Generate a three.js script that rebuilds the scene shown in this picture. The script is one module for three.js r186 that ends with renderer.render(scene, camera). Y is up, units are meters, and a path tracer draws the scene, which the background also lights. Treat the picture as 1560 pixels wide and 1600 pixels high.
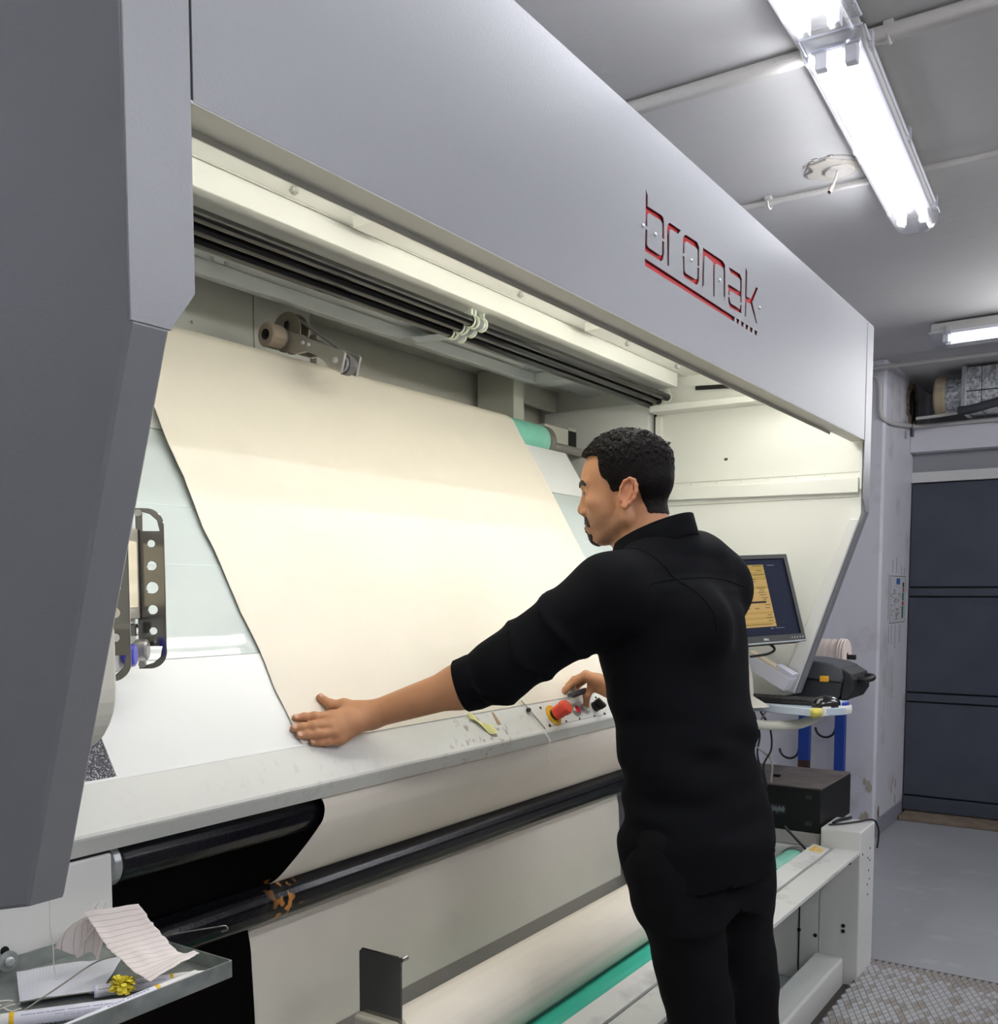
import * as THREE from 'three';
import { RoundedBoxGeometry } from 'three/addons/geometries/RoundedBoxGeometry.js';
import { mergeGeometries, mergeVertices, toCreasedNormals } from 'three/addons/utils/BufferGeometryUtils.js';
import { RectAreaLightUniformsLib } from 'three/addons/lights/RectAreaLightUniformsLib.js';

// ---------------------------------------------------------------- camera, exposure, renderer
RectAreaLightUniformsLib.init();
const V = (x, y, z) => new THREE.Vector3(x, y, z);
const scene = new THREE.Scene();
scene.background = new THREE.Color(0x000000);
// a phone camera (26 mm equivalent) held at 1.45 m; the photograph is the upper part of its upright frame
const camera = new THREE.PerspectiveCamera(67.309, 2028 / 2080, 0.05, 60);
camera.setViewOffset(2028, 2080, 234, 0, 1560, 1600);
camera.position.set(0, 1.45, 0);
camera.lookAt(0.83, 1.45 - 0.0741, -0.5527);
camera.updateProjectionMatrix();
const renderer = new THREE.WebGLRenderer({ antialias: true });
renderer.toneMapping = THREE.LinearToneMapping;
renderer.toneMappingExposure = 1.0;
renderer.shadowMap.enabled = true;
const LAMP = { hood: 2.0, ceiling: 84, tube: 2.0, hoodTube: 14 };       // brightness of the lamps, set here for all
const HOOD_LIGHT = new THREE.Color(1.0, 0.992, 0.94), ROOM_LIGHT = new THREE.Color(0.985, 0.985, 1.0);

// ---------------------------------------------------------------- random numbers and noise
function rng(seed) { let s = seed >>> 0; return () => { s = (s + 0x6d2b79f5) | 0; let t = Math.imul(s ^ (s >>> 15), 1 | s); t = (t + Math.imul(t ^ (t >>> 7), 61 | t)) ^ t; return ((t ^ (t >>> 14)) >>> 0) / 4294967296; }; }
const hash3 = (x, y, z) => { let h = Math.imul(x | 0, 374761393) ^ Math.imul(y | 0, 668265263) ^ Math.imul(z | 0, 1274126177); h = Math.imul(h ^ (h >>> 13), 1274126177); return ((h ^ (h >>> 16)) >>> 0) / 4294967296; };
const sm = (t) => t * t * (3 - 2 * t), clamp = (x, a, b) => Math.min(b, Math.max(a, x)), lerp = (a, b, t) => a + (b - a) * t;
const step = (a, b, x) => sm(clamp((x - a) / (b - a), 0, 1));
function noise3(x, y, z) {
  const i = Math.floor(x), j = Math.floor(y), k = Math.floor(z), u = sm(x - i), v = sm(y - j), w = sm(z - k);
  const h = (a, b, c) => hash3(i + a, j + b, k + c);
  return lerp(lerp(lerp(h(0, 0, 0), h(1, 0, 0), u), lerp(h(0, 1, 0), h(1, 1, 0), u), v), lerp(lerp(h(0, 0, 1), h(1, 0, 1), u), lerp(h(0, 1, 1), h(1, 1, 1), u), v), w);
}
// tiling 2-D value noise: p is the number of cells across the tile
function tileNoise(x, y, p, seed) {
  const i = Math.floor(x), j = Math.floor(y), u = sm(x - i), v = sm(y - j), m = (n) => ((n % p) + p) % p;
  const h = (a, b) => hash3(m(i + a), m(j + b), seed);
  return lerp(lerp(h(0, 0), h(1, 0), u), lerp(h(0, 1), h(1, 1), u), v);
}
function fbm(u, v, p, oct, seed) { let s = 0, a = 0.5, n = 0; for (let o = 0; o < oct; o++, a *= 0.5, p *= 2) { s += a * tileNoise(u * p, v * p, p, seed + o * 17); n += a; } return s / n; }

// ---------------------------------------------------------------- textures: u, v in 0..1 -> [r, g, b] linear or one number
function texture(n, fn, repeatMetres, isColor) {
  const d = new Uint8Array(n * n * 4), enc = (c) => Math.round(255 * clamp(isColor ? (c <= 0.0031308 ? 12.92 * c : 1.055 * Math.pow(c, 1 / 2.4) - 0.055) : c, 0, 1));
  for (let y = 0; y < n; y++) for (let x = 0; x < n; x++) {
    const c = fn((x + 0.5) / n, (y + 0.5) / n), k = (y * n + x) * 4;
    if (typeof c === 'number') d[k] = d[k + 1] = d[k + 2] = enc(c); else { d[k] = enc(c[0]); d[k + 1] = enc(c[1]); d[k + 2] = enc(c[2]); }
    d[k + 3] = 255;
  }
  const t = new THREE.DataTexture(d, n, n);
  t.wrapS = t.wrapT = THREE.RepeatWrapping; t.magFilter = THREE.LinearFilter; t.minFilter = THREE.LinearMipmapLinearFilter; t.generateMipmaps = true;
  if (isColor) t.colorSpace = THREE.SRGBColorSpace;
  t.repeat.set(1 / repeatMetres, 1 / repeatMetres); t.needsUpdate = true;
  return t;
}
const tint = (c, k) => [c[0] * k, c[1] * k, c[2] * k], mix3 = (a, b, t) => [lerp(a[0], b[0], t), lerp(a[1], b[1], t), lerp(a[2], b[2], t)];
const srgb = (r, g, b) => { const f = (c) => { c /= 255; return c <= 0.04045 ? c / 12.92 : Math.pow((c + 0.055) / 1.055, 2.4); }; return [f(r), f(g), f(b)]; };
const col = (r, g, b) => new THREE.Color().setRGB(...srgb(r, g, b));
const mat = (o) => new THREE.MeshPhysicalMaterial(o);
const plain = (r, g, b, roughness, metalness = 0, more = {}) => mat({ color: col(r, g, b), roughness, metalness, ...more });

// ---------------------------------------------------------------- materials
const grain = texture(256, (u, v) => 0.5 * fbm(u, v, 64, 2, 5) + 0.5 * fbm(u, v, 16, 3, 9), 0.12, false);
const weaveBump = texture(256, (u, v) => { const a = Math.sin(u * Math.PI * 2 * 32), b = Math.sin(v * Math.PI * 2 * 32); return 0.5 + 0.25 * a * b + 0.2 * (fbm(u, v, 32, 2, 3) - 0.5); }, 0.05, false);
const M = {};
M.greyPaint = mat({ color: col(138, 139, 142), roughness: 0.46, metalness: 0.2, bumpMap: texture(256, (u, v) => fbm(u, v, 128, 1, 31), 0.16, false), bumpScale: 0.00016,
  roughnessMap: texture(256, (u, v) => 0.8 + 0.4 * fbm(u, v, 128, 1, 33), 0.2, false) });
M.cream = mat({ color: col(233, 233, 225), roughness: 0.42, bumpMap: grain, bumpScale: 0.0001 });
M.cream2 = mat({ color: col(214, 212, 200), roughness: 0.5, bumpMap: grain, bumpScale: 0.0001 });
M.offWhite = mat({ color: col(226, 226, 222), roughness: 0.45, bumpMap: grain, bumpScale: 0.00012 });
M.beamWhite = mat({ map: texture(1024, (u, v) => {                                 // white paint; scuffs gather where cloth edges rub (u is x / 3 m)
  const base = srgb(226, 226, 221), w = Math.exp(-(((u - 0.655) / 0.045) ** 2)) + 0.12 * Math.exp(-(((u - 0.46) / 0.05) ** 2)) + 0.035, n = tileNoise(u * 200, v * 200, 200, 71), f = tileNoise(u * 500, v * 500, 500, 73), g = fbm(u, v, 60, 2, 75);
  const d = clamp(w * 1.3, 0, 1) * step(0.62, 0.8, n) * step(0.45, 0.75, f) + 0.35 * clamp(w - 0.5, 0, 1) * step(0.5, 0.75, g) * f;
  return mix3(base, srgb(126, 104, 90), 0.65 * d); }, 3, true), roughness: 0.4 });
M.slatWhite = mat({ map: texture(512, (u, v) => mix3(srgb(226, 226, 222), srgb(176, 172, 166), 0.6 * step(0.6, 0.85, fbm(u, v, 9, 5, 77))), 0.8, true), roughness: 0.45 });
M.inspectWhite = mat({ color: col(240, 241, 240), roughness: 0.35 });
M.dark = plain(18, 16, 15, 0.8);
M.black = plain(10, 10, 12, 0.5);
M.blackGloss = mat({ color: col(12, 13, 20), roughness: 0.28, bumpMap: grain, bumpScale: 0.0006 });
M.rollerBlack = mat({ color: col(7, 8, 15), roughness: 0.24, bumpMap: grain, bumpScale: 0.0003 });
M.rollerFlecked = mat({ map: texture(1024, (u, v) => { const w = Math.exp(-(((u - 0.464) / 0.010) ** 2)), k = w * step(0.62, 0.70, tileNoise(u * 300, v * 300, 300, 12)); return mix3(srgb(7, 8, 15), srgb(196, 132, 58), k); }, 3, true), roughness: 0.24, bumpMap: grain, bumpScale: 0.0003 });
M.teal = mat({ color: col(44, 178, 152), roughness: 0.55, bumpMap: grain, bumpScale: 0.0003 });
M.tealPale = mat({ map: texture(256, (u, v) => mix3(srgb(112, 205, 182), srgb(168, 222, 200), fbm(u, v, 6, 4, 21)), 0.5, true), roughness: 0.5 });
M.galv = mat({ map: texture(256, (u, v) => tint([0.52, 0.54, 0.55], 0.8 + 0.4 * fbm(u, v, 20, 3, 41)), 0.2, true), roughness: 0.4, metalness: 0.75 });
M.galvPainted = mat({ color: col(214, 218, 218), roughness: 0.35, metalness: 0.5, bumpMap: grain, bumpScale: 0.0001 });
M.spangle = mat({ map: texture(256, (u, v) => tint([0.62, 0.64, 0.65], 0.55 + 0.9 * hash3(Math.floor(u * 40 + 0.8 * fbm(u, v, 40, 2, 3)), Math.floor(v * 40 + 0.8 * fbm(u, v, 40, 2, 4)), 7)), 0.5, true), roughness: 0.35, metalness: 0.8 });
M.trayMetal = mat({ map: texture(512, (u, v) => mix3(srgb(120, 126, 122), srgb(176, 182, 178), fbm(u, v, 14, 5, 51)), 0.4, true), roughness: 0.38, metalness: 0.6 });
M.chrome = mat({ color: new THREE.Color(0.24, 0.235, 0.225), roughness: 0.12, metalness: 1 });
M.steel = mat({ color: new THREE.Color(0.5, 0.485, 0.46), roughness: 0.36, metalness: 0.9 });
M.steelBrown = mat({ color: new THREE.Color(0.27, 0.25, 0.225), roughness: 0.4, metalness: 0.85 });
M.fabric = mat({ map: texture(256, (u, v) => tint(srgb(236, 228, 213), 0.97 + 0.05 * fbm(u, v, 8, 4, 61)), 0.7, true), roughness: 0.95, bumpMap: weaveBump, bumpScale: 0.0002, sheen: 0.15, sheenColor: new THREE.Color(1, 0.97, 0.9), sheenRoughness: 0.6 });
M.red = plain(196, 28, 34, 0.5);
M.tubeDark = mat({ color: col(11, 10, 10), roughness: 0.12 });
M.floor = mat({ map: texture(1024, (u, v) => { const s = fbm(u, v, 5, 6, 81), f = fbm(u, v, 60, 3, 83), w = step(0.66, 0.8, fbm(u, v, 30, 3, 85)); return mix3(tint(srgb(178, 181, 184), 0.86 + 0.26 * s), srgb(214, 215, 216), 0.35 * w * f); }, 3.1, true), roughness: 0.42, bumpMap: grain, bumpScale: 0.0004 });
M.ceiling = mat({ map: texture(512, (u, v) => tint(srgb(212, 211, 210), 0.93 + 0.1 * fbm(u, v, 6, 5, 91)), 2.3, true), roughness: 0.75, bumpMap: texture(512, (u, v) => fbm(u, v, 24, 4, 93), 0.8, false), bumpScale: 0.001 });
M.wall = mat({ map: texture(512, (u, v) => mix3(srgb(228, 227, 233), srgb(206, 204, 207), step(0.56, 0.85, fbm(u, v, 9, 5, 95))), 1.7, true), roughness: 0.55, bumpMap: texture(512, (u, v) => fbm(u, v, 16, 4, 97), 0.9, false), bumpScale: 0.0025 });
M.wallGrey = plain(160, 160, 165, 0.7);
M.doorPaint = mat({ map: texture(512, (u, v) => mix3(srgb(64, 69, 82), srgb(78, 82, 94), fbm(u, v, 8, 5, 98)), 1.3, true), roughness: 0.45 });
M.pipePaint = mat({ color: col(206, 203, 198), roughness: 0.5, bumpMap: grain, bumpScale: 0.0006 });
M.plastic = plain(228, 228, 226, 0.4);

// ---------------------------------------------------------------- names, labels, parts
const taken = {};
const numbered = (name) => { const n = (taken[name] = (taken[name] ?? -1) + 1); return n ? `${name}_${String(n).padStart(3, '0')}` : name; };
function shade(o) { o.castShadow = o.receiveShadow = true; return o; }
function thing(name, label, category, [x, y, z], group) {                 // an unturned Group at the thing's base
  const o = new THREE.Group(); o.name = numbered(name); o.position.set(x, y, z); scene.add(o);
  o.userData = { label, category }; if (group) o.userData.group = group;
  return o;
}
function structGroup(name, [x, y, z]) { const o = new THREE.Group(); o.name = name; o.position.set(x, y, z); o.userData.kind = 'structure'; scene.add(o); return o; }
const origin = (o) => { const p = V(0, 0, 0); for (; o && o !== scene; o = o.parent) p.add(o.position); return p; };
// box-mapped uv in metres wherever a geometry is made (geometries are made in the world's axes)
function metreUV(g) {
  if (g.userData.ownUV) return g;
  if (g.index) g = g.toNonIndexed();
  if (!g.attributes.normal) g.computeVertexNormals();
  const p = g.attributes.position, uv = new Float32Array(p.count * 2), a = V(), b = V(), c = V();
  for (let i = 0; i < p.count; i += 3) {
    a.fromBufferAttribute(p, i); b.fromBufferAttribute(p, i + 1); c.fromBufferAttribute(p, i + 2);
    const n = b.clone().sub(a).cross(c.clone().sub(a)), ax = Math.abs(n.x), ay = Math.abs(n.y), az = Math.abs(n.z);
    for (let k = 0; k < 3; k++) {
      const q = [a, b, c][k];
      const [s, t] = ax > ay && ax > az ? [q.z, q.y] : ay > az ? [q.x, q.z] : [q.x, q.y];
      uv[(i + k) * 2] = s; uv[(i + k) * 2 + 1] = t;
    }
  }
  g.setAttribute('uv', new THREE.BufferAttribute(uv, 2));
  return g;
}
function merged(list) {
  if (!Array.isArray(list)) return list;
  if (list.length === 1) return list[0];
  const own = list.some((g) => g.userData.ownUV), m = mergeGeometries(list.map((g) => { g = own ? (g.index ? g.toNonIndexed() : g) : metreUV(g); for (const k of Object.keys(g.attributes)) if (!['position', 'normal', 'uv'].includes(k)) g.deleteAttribute(k); return g; }));
  m.userData.ownUV = true;
  return m;
}
// pieces that do not touch become meshes of their own
function clusters(list) {
  const bx = list.map((g) => { g.computeBoundingBox(); return g.boundingBox.clone().expandByScalar(0.0012); }), id = list.map((_, i) => i), root = (i) => (id[i] === i ? i : (id[i] = root(id[i])));
  for (let i = 0; i < list.length; i++) for (let j = 0; j < i; j++) if (bx[i].intersectsBox(bx[j])) id[root(i)] = root(j);
  const out = {}; list.forEach((g, i) => (out[root(i)] ??= []).push(g)); return Object.values(out);
}
// obj: geometry given in world coordinates becomes ONE mesh under parent (or at top level, with its pivot at the base)
function obj(name, geometry, material, parent = scene, label, joined = false) {
  if (Array.isArray(geometry) && geometry.length > 1 && parent !== scene && !joined) { const cs = clusters(geometry); if (cs.length > 1) return cs.map((c) => obj(name, c, material, parent, label, true))[0]; }
  let g = metreUV(merged(geometry));
  const top = parent === scene;
  const m = shade(new THREE.Mesh(g, material));
  m.name = top ? numbered(name) : name;
  if (top) { g.computeBoundingBox(); const b = g.boundingBox; m.position.set((b.min.x + b.max.x) / 2, b.min.y, (b.min.z + b.max.z) / 2); g.translate(-m.position.x, -m.position.y, -m.position.z); }
  else { const p = origin(parent); g.translate(-p.x, -p.y, -p.z); }
  parent.add(m);
  if (label) m.userData.label = label;
  return m;
}
function tag(o, label, category, group) { o.userData = { ...o.userData, label, category }; if (group) o.userData.group = group; return o; }
function struct(name, geometry, material, parent = scene) { const m = obj(name, geometry, material, parent); if (parent === scene) { m.name = name; m.userData.kind = 'structure'; } return m; }

// ---------------------------------------------------------------- shapes in world coordinates
function box(x0, x1, y0, y1, z0, z1, r = 0.003, seg = 1) {
  const w = Math.abs(x1 - x0), h = Math.abs(y1 - y0), d = Math.abs(z1 - z0), rr = Math.min(r, w / 2.01, h / 2.01, d / 2.01);
  const g = rr > 0 ? new RoundedBoxGeometry(w, h, d, seg, rr) : new THREE.BoxGeometry(w, h, d);
  return g.translate((x0 + x1) / 2, (y0 + y1) / 2, (z0 + z1) / 2);
}
function poly(points) { const s = new THREE.Shape(); points.forEach(([a, b], i) => (i ? s.lineTo(a, b) : s.moveTo(a, b))); s.closePath(); return s; }
// profile in (z, y), swept along x from x0 to x1, with a small bevel
function alongX(points, x0, x1, bevel = 0.0015, holes = []) {
  const s = poly(points); for (const h of holes) s.holes.push(h);
  const g = new THREE.ExtrudeGeometry(s, { depth: Math.max(1e-4, Math.abs(x1 - x0) - 2 * bevel), bevelEnabled: bevel > 0, bevelSize: bevel, bevelThickness: bevel, bevelSegments: 1, bevelOffset: -bevel, curveSegments: 10 });
  // shape x -> -z... extrude axis -> x
  g.applyMatrix4(new THREE.Matrix4().makeBasis(V(0, 0, 1), V(0, 1, 0), V(-1, 0, 0)));
  return g.translate(Math.max(x0, x1) - bevel, 0, 0);
}
// profile in (x, y), swept along z
function alongZ(points, z0, z1, bevel = 0.0015, holes = []) {
  const s = points instanceof THREE.Shape ? points : poly(points); for (const h of holes) s.holes.push(h);
  const g = new THREE.ExtrudeGeometry(s, { depth: Math.max(1e-4, Math.abs(z1 - z0) - 2 * bevel), bevelEnabled: bevel > 0, bevelSize: bevel, bevelThickness: bevel, bevelSegments: 1, bevelOffset: -bevel, curveSegments: 10 });
  return g.translate(0, 0, Math.min(z0, z1) + bevel);
}
// anything modelled around the y axis (0..length) laid from a to b
function lay(g, a, b) { const d = b.clone().sub(a).normalize(); return g.applyQuaternion(new THREE.Quaternion().setFromUnitVectors(V(0, 1, 0), d)).translate(a.x, a.y, a.z); }
function rod(a, b, r, seg = 20, chamfer = 0) {
  const L = a.distanceTo(b), c = chamfer, pts = c ? [[0, 0], [r - c, 0], [r, c], [r, L - c], [r - c, L], [0, L]] : [[0, 0], [r, 0], [r, L], [0, L]];
  return lay(toCreasedNormals(new THREE.LatheGeometry(pts.map(([x, y]) => new THREE.Vector2(Math.max(x, 1e-5), y)), seg), 0.6), a, b);
}
function lathe(pts, a, b, seg = 28) { return lay(toCreasedNormals(new THREE.LatheGeometry(pts.map(([x, y]) => new THREE.Vector2(Math.max(x, 1e-5), y)), seg), 0.6), a, b); }
function tube(points, r, seg = 40, rad = 8, closed = false) { return new THREE.TubeGeometry(new THREE.CatmullRomCurve3(points.map((p) => (p.isVector3 ? p : V(...p))), closed, 'catmullrom', 0.5), seg, r, rad, closed); }
function ball(p, r, sx = 1, sy = 1, sz = 1) { return new THREE.SphereGeometry(r, 16, 12).scale(sx, sy, sz).translate(p.x, p.y, p.z); }
// place a geometry modelled in its own axes (x = a, y = b, z = c)
function placed(g, o, a, b, c) { return g.applyMatrix4(new THREE.Matrix4().makeBasis(a, b, c).setPosition(o)); }
// a sheet of thickness t over a grid of points f(i, j); double sided
function sheet(nu, nv, f, t) {
  const P = [], idx = []; for (let j = 0; j <= nv; j++) for (let i = 0; i <= nu; i++) P.push(f(i / nu, j / nv));
  const at = (i, j) => P[clamp(j, 0, nv) * (nu + 1) + clamp(i, 0, nu)], pos = [], uv = [];
  const nor = (i, j) => at(i + 1, j).clone().sub(at(i - 1, j)).cross(at(i, j + 1).clone().sub(at(i, j - 1))).normalize();
  const lenU = [0], lenV = [0]; for (let i = 1; i <= nu; i++) lenU.push(lenU[i - 1] + at(i, nv >> 1).distanceTo(at(i - 1, nv >> 1))); for (let j = 1; j <= nv; j++) lenV.push(lenV[j - 1] + at(nu >> 1, j).distanceTo(at(nu >> 1, j - 1)));
  for (const s of [0.5, -0.5]) for (let j = 0; j <= nv; j++) for (let i = 0; i <= nu; i++) { const q = at(i, j).clone().addScaledVector(nor(i, j), s * t); pos.push(q.x, q.y, q.z); uv.push(lenU[i], lenV[j]); }
  const N = (nu + 1) * (nv + 1), k = (i, j, s) => s * N + j * (nu + 1) + i;
  for (let j = 0; j < nv; j++) for (let i = 0; i < nu; i++) { idx.push(k(i, j, 0), k(i + 1, j, 0), k(i + 1, j + 1, 0), k(i, j, 0), k(i + 1, j + 1, 0), k(i, j + 1, 0)); idx.push(k(i, j, 1), k(i + 1, j + 1, 1), k(i + 1, j, 1), k(i, j, 1), k(i, j + 1, 1), k(i + 1, j + 1, 1)); }
  const edge = (a, b) => idx.push(a[0], a[1], b[1], a[0], b[1], b[0]);
  for (let i = 0; i < nu; i++) { edge([k(i, 0, 1), k(i, 0, 0)].reverse(), [k(i + 1, 0, 1), k(i + 1, 0, 0)].reverse()); edge([k(i, nv, 1), k(i, nv, 0)], [k(i + 1, nv, 1), k(i + 1, nv, 0)]); }
  for (let j = 0; j < nv; j++) { edge([k(0, j, 1), k(0, j, 0)], [k(0, j + 1, 1), k(0, j + 1, 0)]); edge([k(nu, j, 1), k(nu, j, 0)].reverse(), [k(nu, j + 1, 1), k(nu, j + 1, 0)].reverse()); }
  const g = new THREE.BufferGeometry(); g.setAttribute('position', new THREE.Float32BufferAttribute(pos, 3)); g.setAttribute('uv', new THREE.Float32BufferAttribute(uv, 2)); g.setIndex(idx); g.computeVertexNormals(); g.userData.ownUV = true;
  return g;
}
function areaLight(color, intensity, w, h, pos, target) { const l = new THREE.RectAreaLight(color, intensity, w, h); l.position.copy(pos); l.lookAt(target); l.castShadow = true; scene.add(l); return l; }

// ================================================================ the room
const CEIL = 2.77;
struct('floor', box(-2.6, 7.5, -0.15, 0, -2.7, 2.7, 0), M.floor);
struct('ceiling', box(-2.6, 7.5, CEIL, CEIL + 0.15, -2.7, 2.7, 0), M.ceiling);
struct('wall_left', box(-2.75, -2.6, 0, CEIL, -2.7, 2.7, 0), M.wall);
struct('wall_rear', box(-2.6, 6.07, 0, CEIL, -2.7, -2.55, 0), M.wall);
struct('wall_front', box(-2.6, 7.5, 0, CEIL, 2.7, 2.85, 0), M.wall);
{ // the far wall with the door recess: the pier's white corner is worn and chipped
  const w = structGroup('wall_right', [6.07, 0, -1.38]);
  const pierRand = rng(5), pts = [[6.07, -2.7], [7.3, -2.7], [7.3, -1.38], [6.085, -1.38], [6.07, -1.395]];
  // the pier leans a little: its face is swept from floor to ceiling
  const pier = new THREE.ExtrudeGeometry(poly(pts.map(([x, z]) => [x, -z])), { depth: CEIL, bevelEnabled: false }).rotateX(-Math.PI / 2);
  struct('pier', pier, M.wall, w);
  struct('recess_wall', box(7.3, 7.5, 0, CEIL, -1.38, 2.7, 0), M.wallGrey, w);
  struct('lintel', box(6.74, 7.05, 2.32, 2.475, -1.38, 2.7, 0.006), M.wall, w);
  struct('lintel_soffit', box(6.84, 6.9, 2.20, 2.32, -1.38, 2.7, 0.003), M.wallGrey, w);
  struct('door_head_trim', box(6.79, 6.86, 2.135, 2.20, -1.38, 2.7, 0.004), M.offWhite, w);
  // flaked plaster at the foot of the pier
  const flakes = [], blot = (r) => { const n = 9, pts = []; for (let k = 0; k < n; k++) { const q = (k / n) * Math.PI * 2, m = r * (0.6 + 0.7 * pierRand()); pts.push([m * Math.cos(q) * 0.5, m * Math.sin(q)]); } return pts; };
  for (let k = 0; k < 6; k++) { const r = 0.015 + 0.03 * pierRand(), y = 0.10 + 0.26 * pierRand(), z = -1.405 - 0.05 * pierRand(); flakes.push(alongX(blot(r).map(([q, h]) => [z + q, y + h]), 6.0686 - k * 0.0005, 6.0712, 0)); }
  for (let k = 0; k < 7; k++) { const x = 6.13 + 0.5 * pierRand() ** 1.5, y = 0.06 + 0.24 * pierRand(), s = 0.012 + 0.03 * pierRand(); flakes.push(alongZ([[x, y - s], [x + s * 0.7, y - s * 0.4], [x + s * 0.5, y + s * 1.2], [x - s * 0.1, y + s * 1.6], [x - s * 0.6, y + s * 0.2]], -1.3805, -1.3785, 0)); }
  struct('flaked_plaster', flakes, mat({ color: col(190, 178, 160), roughness: 0.9 }), w);
}
struct('baseboard_right', [alongZ([[6.08, 0], [6.75, 0], [6.75, 0.1], [6.08, 0.1]], -1.38, -1.366, 0.002)], plain(150, 152, 160, 0.6));
{ // dark steel door with three pairs of pressed grooves
  const d = structGroup('door_1', [6.82, 0, -0.3]);
  const rows = [[0.135, 0.735], [0.745, 0.795], [0.805, 1.41], [1.42, 1.47], [1.48, 2.13]];
  for (const [a, b] of rows) struct('door_panel', box(6.815, 6.85, a, b, -1.375, 1.4, 0.004), M.doorPaint, d);
  struct('door_backing', box(6.835, 6.86, 0.03, 2.135, -1.375, 1.4, 0), plain(30, 32, 40, 0.7), d);
  struct('kick_plate', box(6.805, 6.85, 0.035, 0.125, -1.375, 1.4, 0.004), plain(70, 75, 88, 0.5), d);
}
struct('trim_1', box(6.62, 6.86, 0, 0.03, -1.36, 1.4, 0.006), mat({ map: texture(256, (u, v) => mix3(srgb(120, 100, 80), srgb(160, 146, 128), fbm(u, v, 12, 4, 44)), 0.5, true), roughness: 0.8 }));

// ================================================================ lamps
const glowTube = mat({ color: 0xffffff, emissive: ROOM_LIGHT, emissiveIntensity: LAMP.tube, roughness: 0.5 });
const hoodGlow = mat({ color: 0xffffff, emissive: HOOD_LIGHT, emissiveIntensity: LAMP.hoodTube, roughness: 0.5 });
const diffuserMat = mat({ color: new THREE.Color(0.95, 0.96, 1), transmission: 1, thickness: 0, roughness: 0.2, ior: 1.4, side: THREE.DoubleSide });
const bodyMat = plain(214, 212, 206, 0.5);
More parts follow.
